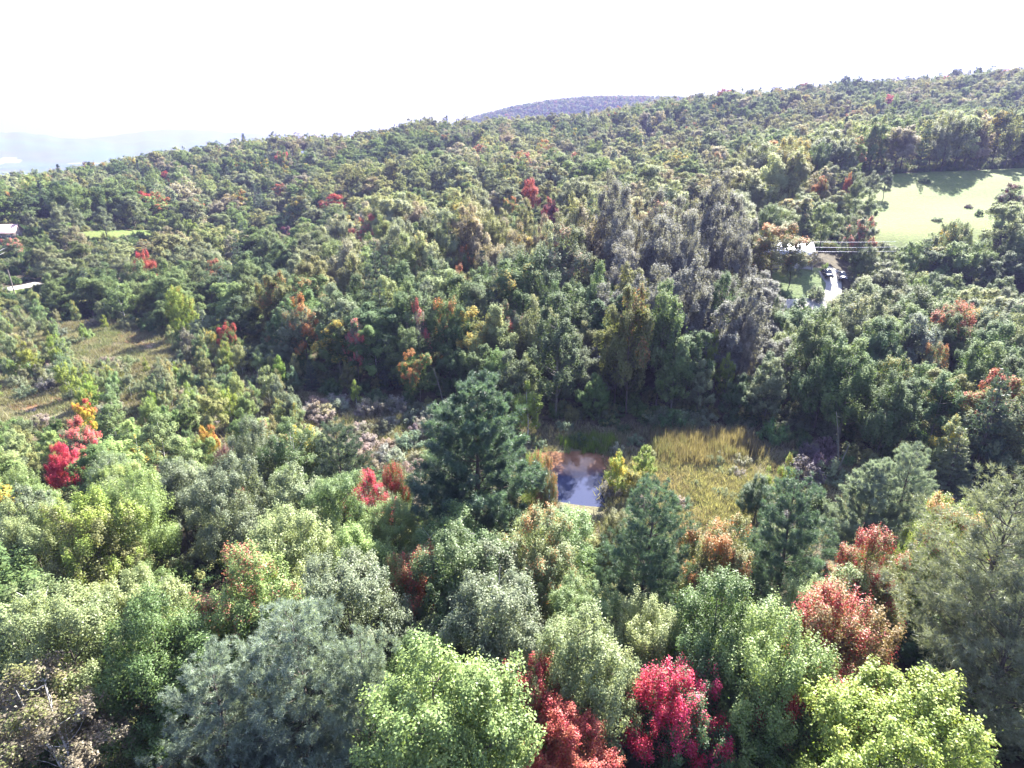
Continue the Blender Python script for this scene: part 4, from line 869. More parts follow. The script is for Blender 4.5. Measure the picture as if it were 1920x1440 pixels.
# bushes standing in the hay field and at the house
for px, py, H, Wd, tn, lab in [(1735, 333, 2.0, 4.6, 'deep', 'low dark bush mound at the far side of the hay field'), (1817, 382, 1.5, 2.6, 'purple', 'dark bush with a dead stem in the middle of the hay field'),
        (1838, 392, 2.2, 2.8, 'deep', 'dark bush right of the one with the dead stem'), (1759, 408, 1.2, 3.2, 'deep', 'flat dark bush at the near side of the hay field'), (1797, 410, 4.2, 3.4, 'grey', 'grey-green bush where the hay field meets the wood'),
        (1778, 418, 3.0, 4.2, 'pale', 'pale spreading bush beside the grey-green bush at the field edge'), (1533, 538, 3.0, 4.8, 'grey', 'feathery grey bush between the lawn and the gravel lane'), (1466, 546, 1.3, 3.2, 'deep', 'dark low bush on the lawn'),
        (1549, 494, 2.4, 1.9, 'bright', 'fresh green bush behind the parked black car')]:
    put('shrub', px, py, H, Wd, tn, 'orange', 0, lab, None, False, None)

# ---- split: individual trees and the rest of the forest
LIMITS = {'maple': 290, 'aspen': 240, 'birch': 240, 'spruce': 60, 'pine': 60, 'shrub': 290}
NAMES = {'maple': 'maple_tree', 'aspen': 'poplar_tree', 'birch': 'birch_tree', 'spruce': 'spruce_tree', 'pine': 'pine_tree', 'shrub': 'shrub'}
WORD = {'maple': 'maple', 'aspen': 'poplar', 'birch': 'birch', 'spruce': 'spruce', 'pine': 'pine', 'shrub': 'shrub'}
count = {k: sum(t['kind'] == k for t in TREES) for k in LIMITS}
FILL.sort(key=lambda t: -(t['W'] * t['H']) ** .5 / t['zc'] * (1 if -10 < project(t['x'], t['y'], t['z'] + t['H'] * .8)[0] < 1930 and project(t['x'], t['y'], t['z'] + t['H'])[1] < 1450 else .01))
REST = []
for t in FILL:
    q = project(t['x'], t['y'], t['z'] + t['H'] * .85); t['px'], t['py'] = q[0], q[1]
    vis = -25 < q[0] < 1945 and q[1] < 1455
    if not vis: t['out'] = True
    if vis and count[t['kind']] < LIMITS[t['kind']] and (t['zc'] < 250):
        count[t['kind']] += 1; TREES.append(t)
    else: REST.append(t)

# ---- labels
TONE = dict(green='green', deep='deep green', grey='grey-green', pale='pale green', bright='bright green', lime='lime-green', olive='olive', darkpine='dark', silver='silvery', mauve='dull grey', purple='purplish', brown='brownish', bluepine='silvery', pine='blue-green')
TURN = dict(gold='golden', orange='orange', rust='rusty', red='red', yellow='yellow', pink='pink')
ORD = ['nearest', 'second', 'third', 'fourth', 'fifth', 'sixth', 'seventh', 'eighth', 'ninth', 'tenth', 'eleventh', 'twelfth', 'thirteenth', 'fourteenth', 'fifteenth', 'sixteenth', 'seventeenth', 'eighteenth', 'nineteenth', 'twentieth',
       'twenty-first', 'twenty-second', 'twenty-third', 'twenty-fourth', 'twenty-fifth', 'twenty-sixth', 'twenty-seventh', 'twenty-eighth', 'twenty-ninth', 'thirtieth'] + ['farthest'] * 60
anch = [t for t in TREES if t.get('short')]
SPOTS = [('pond', 1095, 900), ('golden reeds', 1320, 850), ('left pool', 70, 760), ('brown meadow', 220, 660), ('hay field', 1760, 380), ('grass clearing', 220, 436), ('barn roof', 20, 440), ('parked cars', 1560, 518)]
AN = [(t['short'], t['px'], t['py'] + 25) for t in anch] + SPOTS
buckets = {}
for t in TREES:
    if t['label']: continue
    best = min(range(len(AN)), key=lambda k: (AN[k][1] - t['px']) ** 2 + 1.6 * (AN[k][2] - t['py']) ** 2)
    dx, dy = t['px'] - AN[best][1], t['py'] - AN[best][2]
    if abs(dx) > abs(dy): dr = 'left of' if dx < 0 else 'right of'
    else: dr = 'above' if dy < 0 else 'below'
    key = (AN[best][0], dr, t['kind'], t['tn']); buckets.setdefault(key, []).append((math.hypot(dx, dy), t))
for (an, dr, kd, tn), lst in buckets.items():
    lst.sort(key=lambda a: a[0])
    for i, (_, t) in enumerate(lst):
        tone = TONE[tn]; word = WORD[kd]; extra = ''
        if t['share'] >= .28: extra = ' with ' + TURN[t['t2n']] + ' top'
        num = '' if len(lst) == 1 else ORD[i] + ' '
        t['label'] = f"{num}{tone} {word}{extra} {dr} the {an}"
        if len(t['label'].split()) < 5: t['label'] = t['label'] + ', full crown'

# ---- link the individuals
def make_tree(t):
    lod = zdist_lod(t['zc'], t['kind']); key = (t['kind'], lod)
    if key not in PROTO: key = (t['kind'], 'mid')
    lst = PROTO[key]; (crown, trunk), H0, R0 = lst[(t['proto'] if t['proto'] is not None else random.randrange(len(lst))) % len(lst)]
    nm = NAMES[t['kind']]
    root = bpy.data.objects.new(nm, None); COL.objects.link(root)
    root.location = (t['x'], t['y'], t['z']); root.rotation_euler = (random.uniform(-.03, .03), random.uniform(-.03, .03), random.uniform(0, 6.28))
    sx = t['W'] / (2 * R0); sz = t['H'] / H0; root.scale = (sx, sx * random.uniform(.93, 1.07), sz)
    root['label'] = t['label']; root['category'] = 'shrub' if t['kind'] == 'shrub' else 'tree'
    grp = 'shrubs on the marsh and field' if t['kind'] == 'shrub' else {'pine': 'white pines', 'maple': 'maples of the valley woods', 'aspen': 'poplars of the valley woods', 'birch': 'young birches', 'spruce': 'spruces among the woods'}[t['kind']]
    root['group'] = grp
    for nm2, me in (('trunk', trunk), ('crown', crown)):
        if t['kind'] == 'shrub' and nm2 == 'trunk': nm2 = 'stem'
        o = bpy.data.objects.new(nm2, me); COL.objects.link(o); o.parent = root
        o['tint'] = [float(c) for c in t['tint']]; o['turned_tint'] = [float(c) for c in t['tint2']]; o['turned_share'] = float(t['share'])
random.seed(11)
for t in TREES: make_tree(t)

# ------------------------------------------------------------------ masses: far forest, undergrowth, reeds, grass (geometry nodes)
def scatter(name, pts, protos, idx, rot, scl, t1, t2, sh, label=None, kind='stuff'):
    k = len(pts); me = bpy.data.meshes.new(name); me.vertices.add(k); me.vertices.foreach_set('co', np.asarray(pts, np.float32).ravel())
    def fa(n, ty, v, p): a = me.attributes.new(n, ty, 'POINT'); a.data.foreach_set(p, np.asarray(v).ravel())
    fa('pick', 'INT', np.asarray(idx, np.int32), 'value'); fa('spin', 'FLOAT', np.asarray(rot, np.float32), 'value')
    fa('size', 'FLOAT_VECTOR', np.asarray(scl, np.float32), 'vector')
    fa('tint', 'FLOAT_VECTOR', np.asarray(t1, np.float32), 'vector'); fa('turned_tint', 'FLOAT_VECTOR', np.asarray(t2, np.float32), 'vector'); fa('turned_share', 'FLOAT', np.asarray(sh, np.float32), 'value')
    o = link(name, me, kind=kind, label=label)
    col = bpy.data.collections.new(name + '_kinds')
    for i, m in enumerate(protos): po = bpy.data.objects.new(f'{name}_kind_{i:02d}', m); col.objects.link(po)
    ng = bpy.data.node_groups.new(name, 'GeometryNodeTree'); ng.interface.new_socket('Geometry', in_out='INPUT', socket_type='NodeSocketGeometry'); ng.interface.new_socket('Geometry', in_out='OUTPUT', socket_type='NodeSocketGeometry')
    nn = ng.nodes; gi = nn.new('NodeGroupInput'); go = nn.new('NodeGroupOutput'); ip = nn.new('GeometryNodeInstanceOnPoints'); ci = nn.new('GeometryNodeCollectionInfo')
    ci.inputs['Collection'].default_value = col; ci.inputs['Separate Children'].default_value = True; ci.inputs['Reset Children'].default_value = True; ip.inputs['Pick Instance'].default_value = True
    def na(n, ty): a = nn.new('GeometryNodeInputNamedAttribute'); a.data_type = ty; a.inputs['Name'].default_value = n; return a
    cx = nn.new('ShaderNodeCombineXYZ'); L = ng.links.new
    m2p = nn.new('GeometryNodeMeshToPoints'); L(gi.outputs[0], m2p.inputs[0])
    L(m2p.outputs[0], ip.inputs['Points']); L(ci.outputs[0], ip.inputs['Instance']); L(na('pick', 'INT').outputs[0], ip.inputs['Instance Index'])
    L(na('spin', 'FLOAT').outputs[0], cx.inputs[2]); L(cx.outputs[0], ip.inputs['Rotation']); L(na('size', 'FLOAT_VECTOR').outputs[0], ip.inputs['Scale']); L(ip.outputs[0], go.inputs[0])
    md = o.modifiers.new('scatter', 'NODES'); md.node_group = ng; return o
far_protos, fkey = [], {}
for key in (('maple', 'far'), ('aspen', 'far'), ('spruce', 'far')):
    fkey[key[0]] = (len(far_protos), len(PROTO[key])); far_protos += [p for p in PROTO[key]]
def joined(kind):      # nearer leftovers use the finer crowns; crown and trunk as one prototype
    outl = []
    for (cr, tr), H0, R0 in PROTO[(kind, 'mid')]:
        def arr(me):
            v = np.empty(len(me.vertices) * 3, np.float32); me.vertices.foreach_get('co', v); lv = np.empty(len(me.loops), np.int32); me.loops.foreach_get('vertex_index', lv)
            m = me.polygons[0].loop_total; return v.reshape(-1, 3), lv.reshape(-1, m)
        cv, cf = arr(cr); tv, tf = arr(tr); a = {}
        for nm in ('turn', 'leaf_tone'):
            b = np.empty(len(cv), np.float32); cr.attributes[nm].data.foreach_get('value', b); a[nm] = np.concatenate([b, np.zeros(len(tv))])
        outl.append((mesh_np('tree', np.concatenate([cv, tv]), [cf, tf + len(cv)], [cr.materials[0], tr.materials[0]], mat_index=[0] * len(cf) + [1] * len(tf), attrs=a), H0, R0))
    return outl
for kd in ('maple', 'aspen', 'birch', 'spruce', 'shrub'):
    js = joined(kd)[:3]; fkey[kd + '_mid'] = (len(far_protos), len(js)); far_protos += js
pts, idx, rot, scl, t1, t2, sh = [], [], [], [], [], [], []
for t in REST:
    kd = t['kind']
    if t['zc'] > 190 and kd in fkey: k0, kn = fkey[kd]
    elif kd + '_mid' in fkey: k0, kn = fkey[kd + '_mid']
    else: k0, kn = fkey['aspen']
    j = k0 + random.randrange(kn); me_, H0, R0 = far_protos[j]
    s = t['W'] / (2 * R0) * (1.12 if t['zc'] > 190 else 1)
    pts.append((t['x'], t['y'], t['z'] - .3)); idx.append(j); rot.append(random.uniform(0, 6.28)); scl.append((s, s, t['H'] / H0)); t1.append(t['tint']); t2.append(t['tint2']); sh.append(t['share'])
scatter('forest', pts, [p[0] for p in far_protos], idx, rot, scl, t1, t2, sh, 'dense mixed autumn forest covering the hillside to the skyline')
# woods on the ridge behind, small specks
g = np.random.default_rng(21)
kx = g.uniform(-420, 1050, 26000); ky = g.uniform(1150, 1800, 26000); kz = height(kx, ky)
a_, b_, c_ = project(kx, ky, kz + 12); ok = (a_ > -60) & (a_ < 1980) & (b_ < 330); kx, ky, kz = kx[ok], ky[ok], kz[ok]
base = np.array([C['green'], C['olive'], C['grey'], C['brown']])[g.integers(0, 4, len(kx))]
scatter('ridge_forest', np.stack([kx, ky, kz], 1), [p[0] for p in PROTO[('maple', 'speck')]], g.integers(0, 3, len(kx)), g.uniform(0, 6.28, len(kx)),
        np.stack([g.uniform(.7, 1.1, len(kx))] * 2 + [g.uniform(.7, 1.1, len(kx))], 1), base * g.uniform(.8, 1.2, (len(kx), 1)), np.tile(C['rust'], (len(kx), 1)), g.choice([0] * 12 + [.5], len(kx)), 'wooded ridge behind the near hill')
# undergrowth below the trees
ug = [p[0][0] for p in PROTO[('shrub', 'mid')]]
gu = np.random.default_rng(31); ux = gu.uniform(-280, 310, 30000); uy = gu.uniform(12, 330, 30000)
okm = (np.abs(ux) < uy * .95 + 16) & ~in_poly(ux, uy, MARSH_W) & ~in_poly(ux, uy, FIELD_W) & ~in_poly(ux, uy, LAWN_W) & ~in_poly(ux, uy, MEADOW_W)
ux, uy = ux[okm], uy[okm]; uz = height(ux, uy)
clear = np.array([min(dist_path(a, b, p) for p in roads_w) > 3.2 for a, b in zip(ux, uy)]); ux, uy, uz = ux[clear], uy[clear], uz[clear]
hp = px_world([(1400, 492), (1420, 472), (1545, 472), (1592, 500), (1600, 575), (1400, 575)])
o_ = ~in_poly(ux, uy, hp); ux, uy, uz = ux[o_], uy[o_], uz[o_]
k = len(ux); cc = np.array([C['green'], C['deep'], C['olive'], C['grey']])[gu.integers(0, 4, k)]
scatter('undergrowth', np.stack([ux, uy, uz - .2], 1), ug, gu.integers(0, len(ug), k), gu.uniform(0, 6.28, k), np.stack([gu.uniform(.7, 1.5, k)] * 2 + [gu.uniform(.5, 1.3, k)], 1), cc, np.tile(C['olive'], (k, 1)), gu.choice([0, 0, .3], k), 'low leafy undergrowth on the forest floor')
# reeds and marsh grass
def blade_tuft(seed, n, H, spread, width, lean):
    g = np.random.default_rng(seed); b = g.normal(size=(n, 3)) * (spread, spread, 0); d = g.normal(size=(n, 3)) * (lean, lean, 0) + (0, 0, 1)
    h = (H * g.uniform(.6, 1.1, n))[:, None]; s = np.cross(d, g.normal(size=(n, 3))); s /= np.linalg.norm(s, axis=1)[:, None]; m = b + d * h * .55; t = b + d * h + g.normal(size=(n, 3)) * (lean * H * .5, lean * H * .5, 0)
    v = np.stack([b - s * width / 2, b + s * width / 2, m + s * width / 2.4, t, m - s * width / 2.4], 1).reshape(-1, 3)
    base = np.arange(n)[:, None] * 5
    return mesh_np('tuft', v, [base + np.array([0, 1, 2, 4]), base + np.array([4, 2, 3])], [M['blade']], attrs={'turn': np.repeat(g.random(n), 5), 'leaf_tone': np.repeat(g.random(n), 5)})
tall = [blade_tuft(s, 26, 1.9, .35, .05, .10) for s in range(3)]; low = [blade_tuft(9 + s, 34, .6, .4, .045, .35) for s in range(3)]
def scatter_area(name, poly_w, per_m2, protos, tints, seed, smin, smax, label, avoid=None, t2='brown', shs=(0, 0, .3)):
    g = np.random.default_rng(seed); pw = np.array(poly_w); lo, hi = pw.min(0), pw.max(0); k = int((hi - lo).prod() * per_m2)
    x = g.uniform(lo[0], hi[0], k); y = g.uniform(lo[1], hi[1], k); ok = in_poly(x + g.normal(size=k) * .8, y + g.normal(size=k) * .8, poly_w) & (value_noise(x, y, 1.7, seed + 50) > .22)
    for a in avoid or []: ok &= ~in_poly(x, y, a)
    x, y = x[ok], y[ok]; k = len(x); z = height(x, y); s = g.uniform(smin, smax, k)
    w = value_noise(x, y, 4, seed) ; ti = np.clip((w * len(tints) + g.normal(size=k) * .5).astype(int), 0, len(tints) - 1)
    scatter(name, np.stack([x, y, z], 1), protos, g.integers(0, len(protos), k), g.uniform(0, 6.28, k), np.stack([s, s, s * g.uniform(.8, 1.2, k)], 1), np.array(tints)[ti] * g.uniform(.8, 1.2, (k, 1)), np.tile(C[t2], (k, 1)), g.choice(shs, k), label)
straw, tan, gold = (.25, .22, .13), (.22, .185, .115), (.22, .18, .085)
REED_W = px_world([(1225, 838), (1240, 824), (1290, 818), (1345, 826), (1400, 828), (1412, 846), (1395, 872), (1352, 866), (1310, 884), (1262, 868), (1238, 876)])
scatter_area('reeds', REED_W, 9, tall, [(.19, .165, .09), (.165, .145, .08), (.15, .16, .08)], 3, .8, 1.15, 'tall golden brown reeds standing beyond the pond')
GREED_W = px_world([(1050, 828), (1150, 822), (1160, 848), (1120, 856), (1055, 842)])
scatter_area('green_reeds', GREED_W, 7, tall, [(.10, .17, .03), (.13, .2, .04)], 4, .5, .8, 'green rushes along the far bank of the pond')
scatter_area('marsh_grass', MARSH_W, 1.6, low, [(.13, .115, .07), (.16, .16, .09), (.21, .20, .12), (.13, .15, .075)], 5, .8, 1.7, 'tan and straw coloured marsh grass', avoid=[POND_W, REED_W])
scatter_area('sedge', px_world([(1150, 880), (1240, 870), (1420, 880), (1420, 960), (1300, 990), (1150, 990)]), 6, low, [straw, (.20, .21, .10), (.25, .24, .12)], 6, 1.0, 2.0, 'pale straw sedge below the golden reeds', avoid=[POND_W])

# ------------------------------------------------------------------ house, barn, cars, lines
M['white_wall'] = simple('white_siding', (.78, .78, .78), .6, noise=.04, scale=2)
M['roof'] = simple('metal_roof', (.62, .64, .70), .35, .3, noise=.05, scale=1)
M['glass'] = simple('window_glass', (.03, .035, .04), .08, spec=.8)
M['trim'] = simple('trim', (.8, .8, .8), .5)
M['pink_roof'] = simple('faded_roof', (.36, .25, .24), .6, noise=.08, scale=.7)
M['wood'] = simple('weathered_wood', (.22, .19, .16), .85, noise=.3, scale=4)
M['paint_black'] = simple('black_paint', (.012, .012, .016), .25, spec=.6)
M['paint_navy'] = simple('navy_paint', (.02, .022, .05), .25, spec=.6)
M['rubber'] = simple('rubber', (.02, .02, .02), .8)
M['rim'] = simple('alloy', (.5, .5, .52), .35, .8)
M['red_lamp'] = simple('red_lens', (.4, .02, .02), .2)
M['clear_lamp'] = simple('clear_lens', (.75, .75, .78), .15)
M['concrete'] = simple('concrete', (.4, .39, .37), .85, noise=.1)
M['wire'] = simple('wire', (.55, .55, .58), .4, .6)
def empty(name, loc, rz, label, cat, group=None):
    o = bpy.data.objects.new(name, None); COL.objects.link(o); o.location = loc; o.rotation_euler = (0, 0, rz); o['label'] = label; o['category'] = cat
    if group: o['group'] = group
    return o
def build_house(name, loc, rz, L, D, wall_h, rise, wallm, roofm, label, cat, chimney=True):
    """gabled house, ridge along local x, front (door) toward local -y"""
    h = empty(name, loc, rz, label, cat)
    b = MB(); b.box(-L / 2 - .05, L / 2 + .05, -D / 2 - .05, D / 2 + .05, -1.2, .25); link('foundation', b.mesh('foundation', M['concrete']), h)
    b = MB(); b.prism([(-D / 2, .25), (D / 2, .25), (D / 2, wall_h), (0, wall_h + rise), (-D / 2, wall_h)], -L / 2, L / 2, 'x'); w = link('wall', b.mesh('wall', wallm), h)
    sl = math.hypot(D / 2, rise); o = .45
    for s in (-1, 1):
        b = MB(); k = rise / (D / 2); y1 = s * (D / 2 + o); z1 = wall_h - o * k + .02
        prof = [(0, wall_h + rise + .03), (y1, z1), (y1, z1 + .14), (0, wall_h + rise + .17)]
        if s > 0: prof = prof[::-1]
        b.prism(prof, -L / 2 - .4, L / 2 + .4, 'x')
        r = link('roof', b.mesh('roof', roofm), h)
        sb = MB()
        for i in range(int(L / .6)):     # standing seams
            xx = -L / 2 - .3 + i * (L + .6) / int(L / .6)
            sb.prism([(0, wall_h + rise + .172), (y1, z1 + .142), (y1, z1 + .18), (0, wall_h + rise + .21)][::s], xx - .02, xx + .02, 'x')
        link('seam', sb.mesh('seam', roofm), r)
    def window(x, y, z, ww, hh, face):
        f = MB(); t = .08
        if face in ('-y', '+y'):
            yy = y + (-.05 if face == '-y' else .05)
            for bx in ((x - ww / 2 - t, x - ww / 2, z - hh / 2 - t, z + hh / 2 + t), (x + ww / 2, x + ww / 2 + t, z - hh / 2 - t, z + hh / 2 + t), (x - ww / 2, x + ww / 2, z - hh / 2 - t, z - hh / 2), (x - ww / 2, x + ww / 2, z + hh / 2, z + hh / 2 + t), (x - ww / 2, x + ww / 2, z - .02, z + .02)):
                f.box(bx[0], bx[1], min(y, yy), max(y, yy), bx[2], bx[3])
            p = MB(); p.box(x - ww / 2, x + ww / 2, min(y, y + (yy - y) * .4), max(y, y + (yy - y) * .4), z - hh / 2, z + hh / 2)
        else:
            xx = x + (.05 if face == '+x' else -.05)
            for by in ((y - ww / 2 - t, y - ww / 2, z - hh / 2 - t, z + hh / 2 + t), (y + ww / 2, y + ww / 2 + t, z - hh / 2 - t, z + hh / 2 + t), (y - ww / 2, y + ww / 2, z - hh / 2 - t, z - hh / 2), (y - ww / 2, y + ww / 2, z + hh / 2, z + hh / 2 + t), (y - ww / 2, y + ww / 2, z - .02, z + .02)):
                f.box(min(x, xx), max(x, xx), by[0], by[1], by[2], by[3])
            p = MB(); p.box(min(x, x + (xx - x) * .4), max(x, x + (xx - x) * .4), y - ww / 2, y + ww / 2, z - hh / 2, z + hh / 2)
        fr = link('window', f.mesh('window', M['trim']), h); link('pane', p.mesh('pane', M['glass']), fr)
    for x in (-L * .36, -L * .18, L * .2, L * .38): window(x, -D / 2, 1.55, 1.0, 1.1, '-y')
    for x in (-L * .3, 0, L * .3): window(x, D / 2, 1.55, 1.0, 1.1, '+y')
    window(L / 2, -D * .2, 1.55, .9, 1.1, '+x'); window(L / 2, D * .22, 1.55, .9, 1.1, '+x'); window(-L / 2, 0, 1.55, .9, 1.1, '-x')
    b = MB(); b.box(-.5, .5, -D / 2 - .05, -D / 2, .25, 2.3); d = link('door', b.mesh('door', M['wood']), h)
    b = MB(); b.box(.32, .4, -D / 2 - .11, -D / 2 - .05, 1.15, 1.25); link('handle', b.mesh('handle', M['rim']), d)
    b = MB(); b.box(-.9, .9, -D / 2 - 1.2, -D / 2 - .06, -1, .2); link('step', b.mesh('step', M['concrete']), h)
    if chimney: b = MB(); b.box(-.35, .35, .6, 1.3, wall_h + rise * .5, wall_h + rise + .9); link('chimney', b.mesh('chimney', M['concrete']), h)
    return h
hx, hy, hz_ = on_ray(1472, 500); build_house('house', (hx, hy + 2.0, h1(hx, hy) + .35), R(-8), 12.5, 7.6, 2.9, 2.1, M['white_wall'], M['roof'], 'white house with a pale metal roof half hidden behind a dark maple', 'house')
bx_, by_, _ = on_ray(-20, 455); build_house('barn', (bx_, by_ + 3, h1(bx_, by_) + .2), R(20), 15, 9, 3.0, 2.4, M['wood'], M['pink_roof'], 'low barn with a faded pinkish roof at the left edge', 'barn', False)
def build_car(loc, rz, paint, label):
    """estate-style car, nose toward local +y"""
    c = empty('parked_car', loc, rz, label, 'car', 'cars parked beside the white house')
    def ring(y, w, z0, z1, tuck=.05):   # half-section around the body
        return [(-w, y, z0), (-w - tuck * .4, y, z0 + .25), (-w, y, z1 - .10), (-w + .12, y, z1), (w - .12, y, z1), (w, y, z1 - .10), (w + tuck * .4, y, z0 + .25), (w, y, z0)]
    secs = [(-2.25, .76, .42, .92), (-2.15, .86, .32, 1.0), (-1.2, .90, .28, 1.02), (.3, .91, .28, 1.02), (1.1, .90, .28, 1.0), (1.9, .85, .30, .90), (2.2, .74, .38, .76)]
    b = MB(); v = [p for s in secs for p in ring(*s)]; q = []
    for i in range(len(secs) - 1):
        for j in range(8): q.append((i * 8 + j, (i + 1) * 8 + j, (i + 1) * 8 + (j + 1) % 8, i * 8 + (j + 1) % 8))
    t = [(0, k, k + 1) for k in range(1, 7)]; e = (len(secs) - 1) * 8; t += [(e, e + k + 1, e + k) for k in range(1, 7)]; b.add(v, q, t)
    body = link('body', b.mesh('body', paint, True), c)
    cab = [(-2.05, .70, 1.0, 1.18), (-1.75, .66, 1.0, 1.58), (-.6, .67, 1.0, 1.66), (.35, .66, 1.0, 1.60), (1.05, .72, 1.0, 1.05)]
    b = MB(); v = [p for s in cab for p in ((-s[1] - .13, s[0], s[2]), (-s[1], s[0], s[3]), (s[1], s[0], s[3]), (s[1] + .13, s[0], s[2]))]; q = []
    for i in range(4):
        for j in range(4): q.append((i * 4 + j, (i + 1) * 4 + j, (i + 1) * 4 + (j + 1) % 4, i * 4 + (j + 1) % 4))
    b.add(v, q + [(0, 1, 2, 3), (19, 18, 17, 16)]); link('window_glass', b.mesh('window_glass', M['glass']), c)
    b = MB(); b.box(-.64, .64, -1.72, .35, 1.61, 1.69); link('roof', b.mesh('roof', paint), c)
    for s in (-1, 1):
        for yy, dz in ((-1.7, 0), (-.55, 0), (.4, 0)):
            b = MB(); b.tube([(s * .82, yy, 1.0), (s * .68, yy, 1.62)], .045, 4); link('pillar', b.mesh('pillar', paint), c)
        for yy in (-1.4, 1.4):
            b = MB(); b.tube([(s * .72, yy, .34), (s * .92, yy, .34)], .34, 14)
            a = np.arange(14) * 2 * np.pi / 14; ringp = np.stack([np.full(14, s * .921), yy + .34 * np.cos(a), .34 + .34 * np.sin(a)], 1); b.add(np.concatenate([ringp, [[s * .921, yy, .34]]]), None, [(i, (i + 1) % 14, 14) for i in range(14)])
            w = link('wheel', b.mesh('wheel', M['rubber']), c)
            b = MB(); b.tube([(s * .90, yy, .34), (s * .935, yy, .34)], .21, 10); ringp = np.stack([np.full(14, s * .935), yy + .21 * np.cos(a), .34 + .21 * np.sin(a)], 1); b.add(np.concatenate([ringp, [[s * .94, yy, .34]]]), None, [(i, (i + 1) % 14, 14) for i in range(14)]); link('rim', b.mesh('rim', M['rim']), w)
        b = MB(); b.box(s * .78 - .11, s * .78 + .11, -2.24, -2.14, .70, .95); link('tail_light', b.mesh('tail_light', M['red_lamp']), c)
        b = MB(); b.box(s * .60 - .16, s * .60 + .16, 2.10, 2.21, .60, .74); link('headlight', b.mesh('headlight', M['clear_lamp']), c)
        b = MB(); b.box(s * .98 - .10, s * .98 + .10, .72, .86, 1.0, 1.14); link('mirror', b.mesh('mirror', paint), c)
    b = MB(); b.box(-.80, .80, -2.32, -2.22, .38, .58); b.box(-.78, .78, 2.17, 2.27, .36, .54); link('bumper', b.mesh('bumper', M['rubber']), c)
x, y, _ = on_ray(1550, 521); build_car((x, y, h1(x, y) + .16), R(172), M['paint_black'], 'black car parked nearer the white house at the driveway end')
x, y, _ = on_ray(1577, 526); build_car((x, y, h1(x, y) + .2), R(165), M['paint_navy'], 'dark blue car parked under the trees right of the black car')
def pole(px, py, H, label, arms=True, kind='utility_pole', at=None):
    if at: x, y = at
    else: x, y, _ = on_ray(px, py)
    z = h1(x, y); p = empty(kind, (x, y, z), R(8), label, 'utility pole', 'wooden poles carrying the power lines')
    b = MB(); b.tube([(0, 0, -.5), (0, 0, H * .5), (0, 0, H)], [.16, .14, .11], 8); link('pole', b.mesh('pole', M['wood']), p)
    if arms:
        b = MB(); b.box(-1.1, 1.1, -.06, .06, H - .6, H - .48); ca = link('crossarm', b.mesh('crossarm', M['wood']), p)
        for xx in (-1.0, 0, 1.0): b = MB(); b.tube([(xx, 0, H - .48), (xx, 0, H - .30)], .05, 6); link('insulator', b.mesh('insulator', M['rim']), ca)
    return x, y, z
A_ = on_ray(1395, 530); B_ = on_ray(1660, 520)
pa = pole(0, 0, 8.6, 'wooden utility pole hidden in the trees left of the house', at=(A_[0], 152)); pb = pole(0, 0, 8.6, 'wooden utility pole hidden in the trees right of the parked cars', at=(B_[0] + 4, 152))
def wire_at(px0, py0, px1, py1, yq, label, rad=.035):
    """a wire crossing the gap at forward distance yq"""
    pts_ = []
    for px, py in ((px0, py0), (px1, py1)):
        a, b, c = ray(px, py); t = yq / b; pts_.append((a * t, yq, CAM_Z - c * t))
    p0, p1 = np.array(pts_); L = p1 - p0; ts = np.linspace(0, 1, 14)[:, None]; path = p0 + L * ts - np.array([0, 0, 1]) * (.35 * 4 * ts * (1 - ts))
    b = MB(); b.tube(path, rad, 5); link('power_line', b.mesh('power_line', M['wire']), label=label, cat='power line', group='power lines over the house clearing')
wire_at(1400, 449, 1680, 453, 152, 'topmost power line crossing the dark gap beside the house')
wire_at(1400, 459, 1680, 463, 151.4, 'middle power line crossing the dark gap beside the house')
wire_at(1400, 467, 1680, 471, 152.6, 'lowest power line crossing the dark gap beside the house')
pole(53, 408, 7.5, 'pale utility pole standing before the dark treeline on the left'); pole(28, 552, 6.5, 'thin utility pole beside the pale road at the left edge', False)
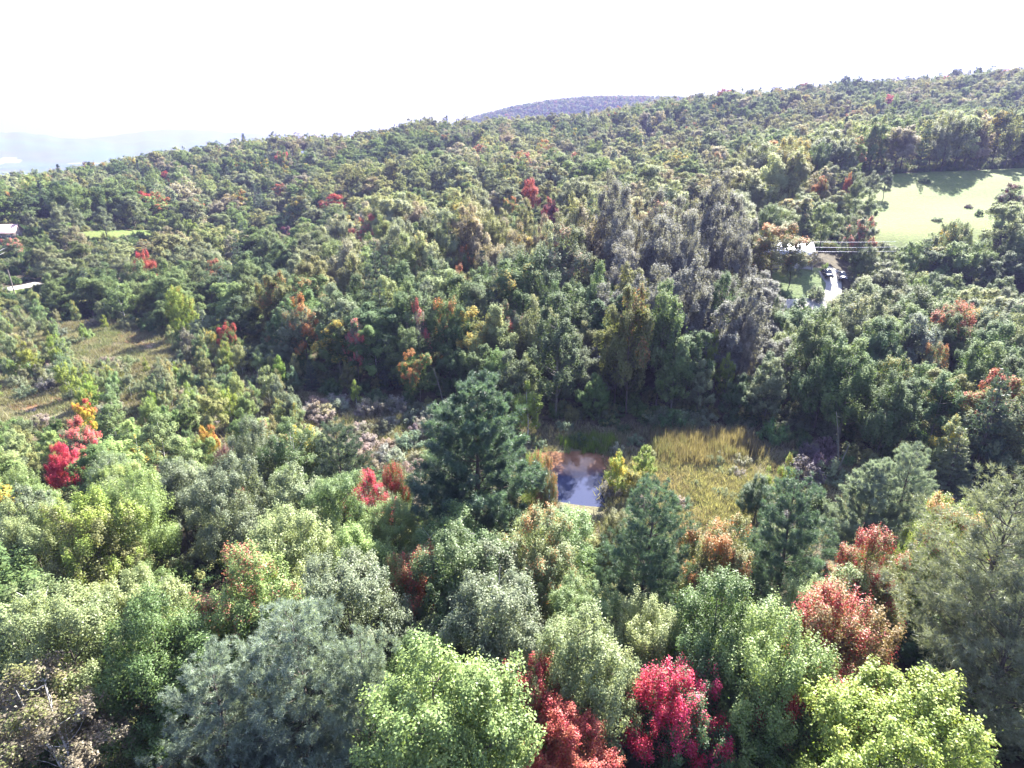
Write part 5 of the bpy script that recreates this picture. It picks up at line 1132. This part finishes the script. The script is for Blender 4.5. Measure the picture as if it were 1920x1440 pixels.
def span(a, b, label, sag=.8, rad=.03):
    p0, p1 = np.array(a), np.array(b); ts = np.linspace(0, 1, 16)[:, None]; path = p0 + (p1 - p0) * ts - np.array([0, 0, 1]) * (sag * 4 * ts * (1 - ts))
    m = MB(); m.tube(path, rad, 5); link('power_line', m.mesh('power_line', M['wire']), label=label, cat='power line', group='power lines by the barn')
def at_depth(px, py, zc): a, b, c = ray(px, py); return (a * zc, b * zc, CAM_Z - c * zc)
span(at_depth(-120, 512, 150), at_depth(36, 451, 205), 'upper power line running past the barn roof'); span(at_depth(-120, 522, 150), at_depth(36, 458, 205), 'lower power line running past the barn roof')

# fallen / standing dead trunks
def snag(px, py, H, lean, label):
    x, y, _ = on_ray(px, py); m = MB(); top = np.array([lean[0], lean[1], H]); m.tube([(0, 0, -.3), top * .5 + (.1, 0, 0), top], [.13, .09, .03], 6)
    gg = np.random.default_rng(int(px))
    for i in range(7): s = gg.uniform(.35, .95); d = gg.normal(size=3) * .6; d[2] = abs(d[2]); m.tube([top * s, top * s + d * (1.4 - s) * H * .18], [.035, .01], 4)
    link('dead_tree', m.mesh('dead_tree', M['pale_bark'], True), loc=(x, y, h1(x, y)), label=label, cat='dead tree', group='bare dead trees at the marsh edge')
snag(1572, 880, 8, (-1.8, 0, 0), 'leaning bare grey trunk in the shade beyond the marsh'); snag(1560, 900, 5, (1.2, 0, 0), 'shorter bare trunk leaning against the grey one in the shade')
snag(480, 735, 4, (.8, .3, 0), 'small bleached dead tree among the young birches'); snag(835, 770, 7, (-1.5, 0, 0), 'thin bare trunk at the foot of the shaded wood'); snag(1190, 1000, 4, (.5, 0, 0), 'bare grey stub among the reeds below the pond')

# ------------------------------------------------------------------ haze
hb = MB(); hb.box(-15500, 15500, -15500, 15500, -140, 1500)
hm, nt, out = new_mat('haze'); pv = N(nt, 'ShaderNodeVolumePrincipled'); pv.inputs['Density'].default_value = HAZE_DENSITY; pv.inputs['Color'].default_value = (*HAZE_COLOR, 1); pv.inputs['Anisotropy'].default_value = HAZE_ANISO
nt.links.new(pv.outputs[0], out.inputs['Volume'])
link('haze', hb.mesh('haze', hm), kind='stuff')
print('TREES', len(TREES), count, 'REST', len(REST), 'pts ridge', len(kx))
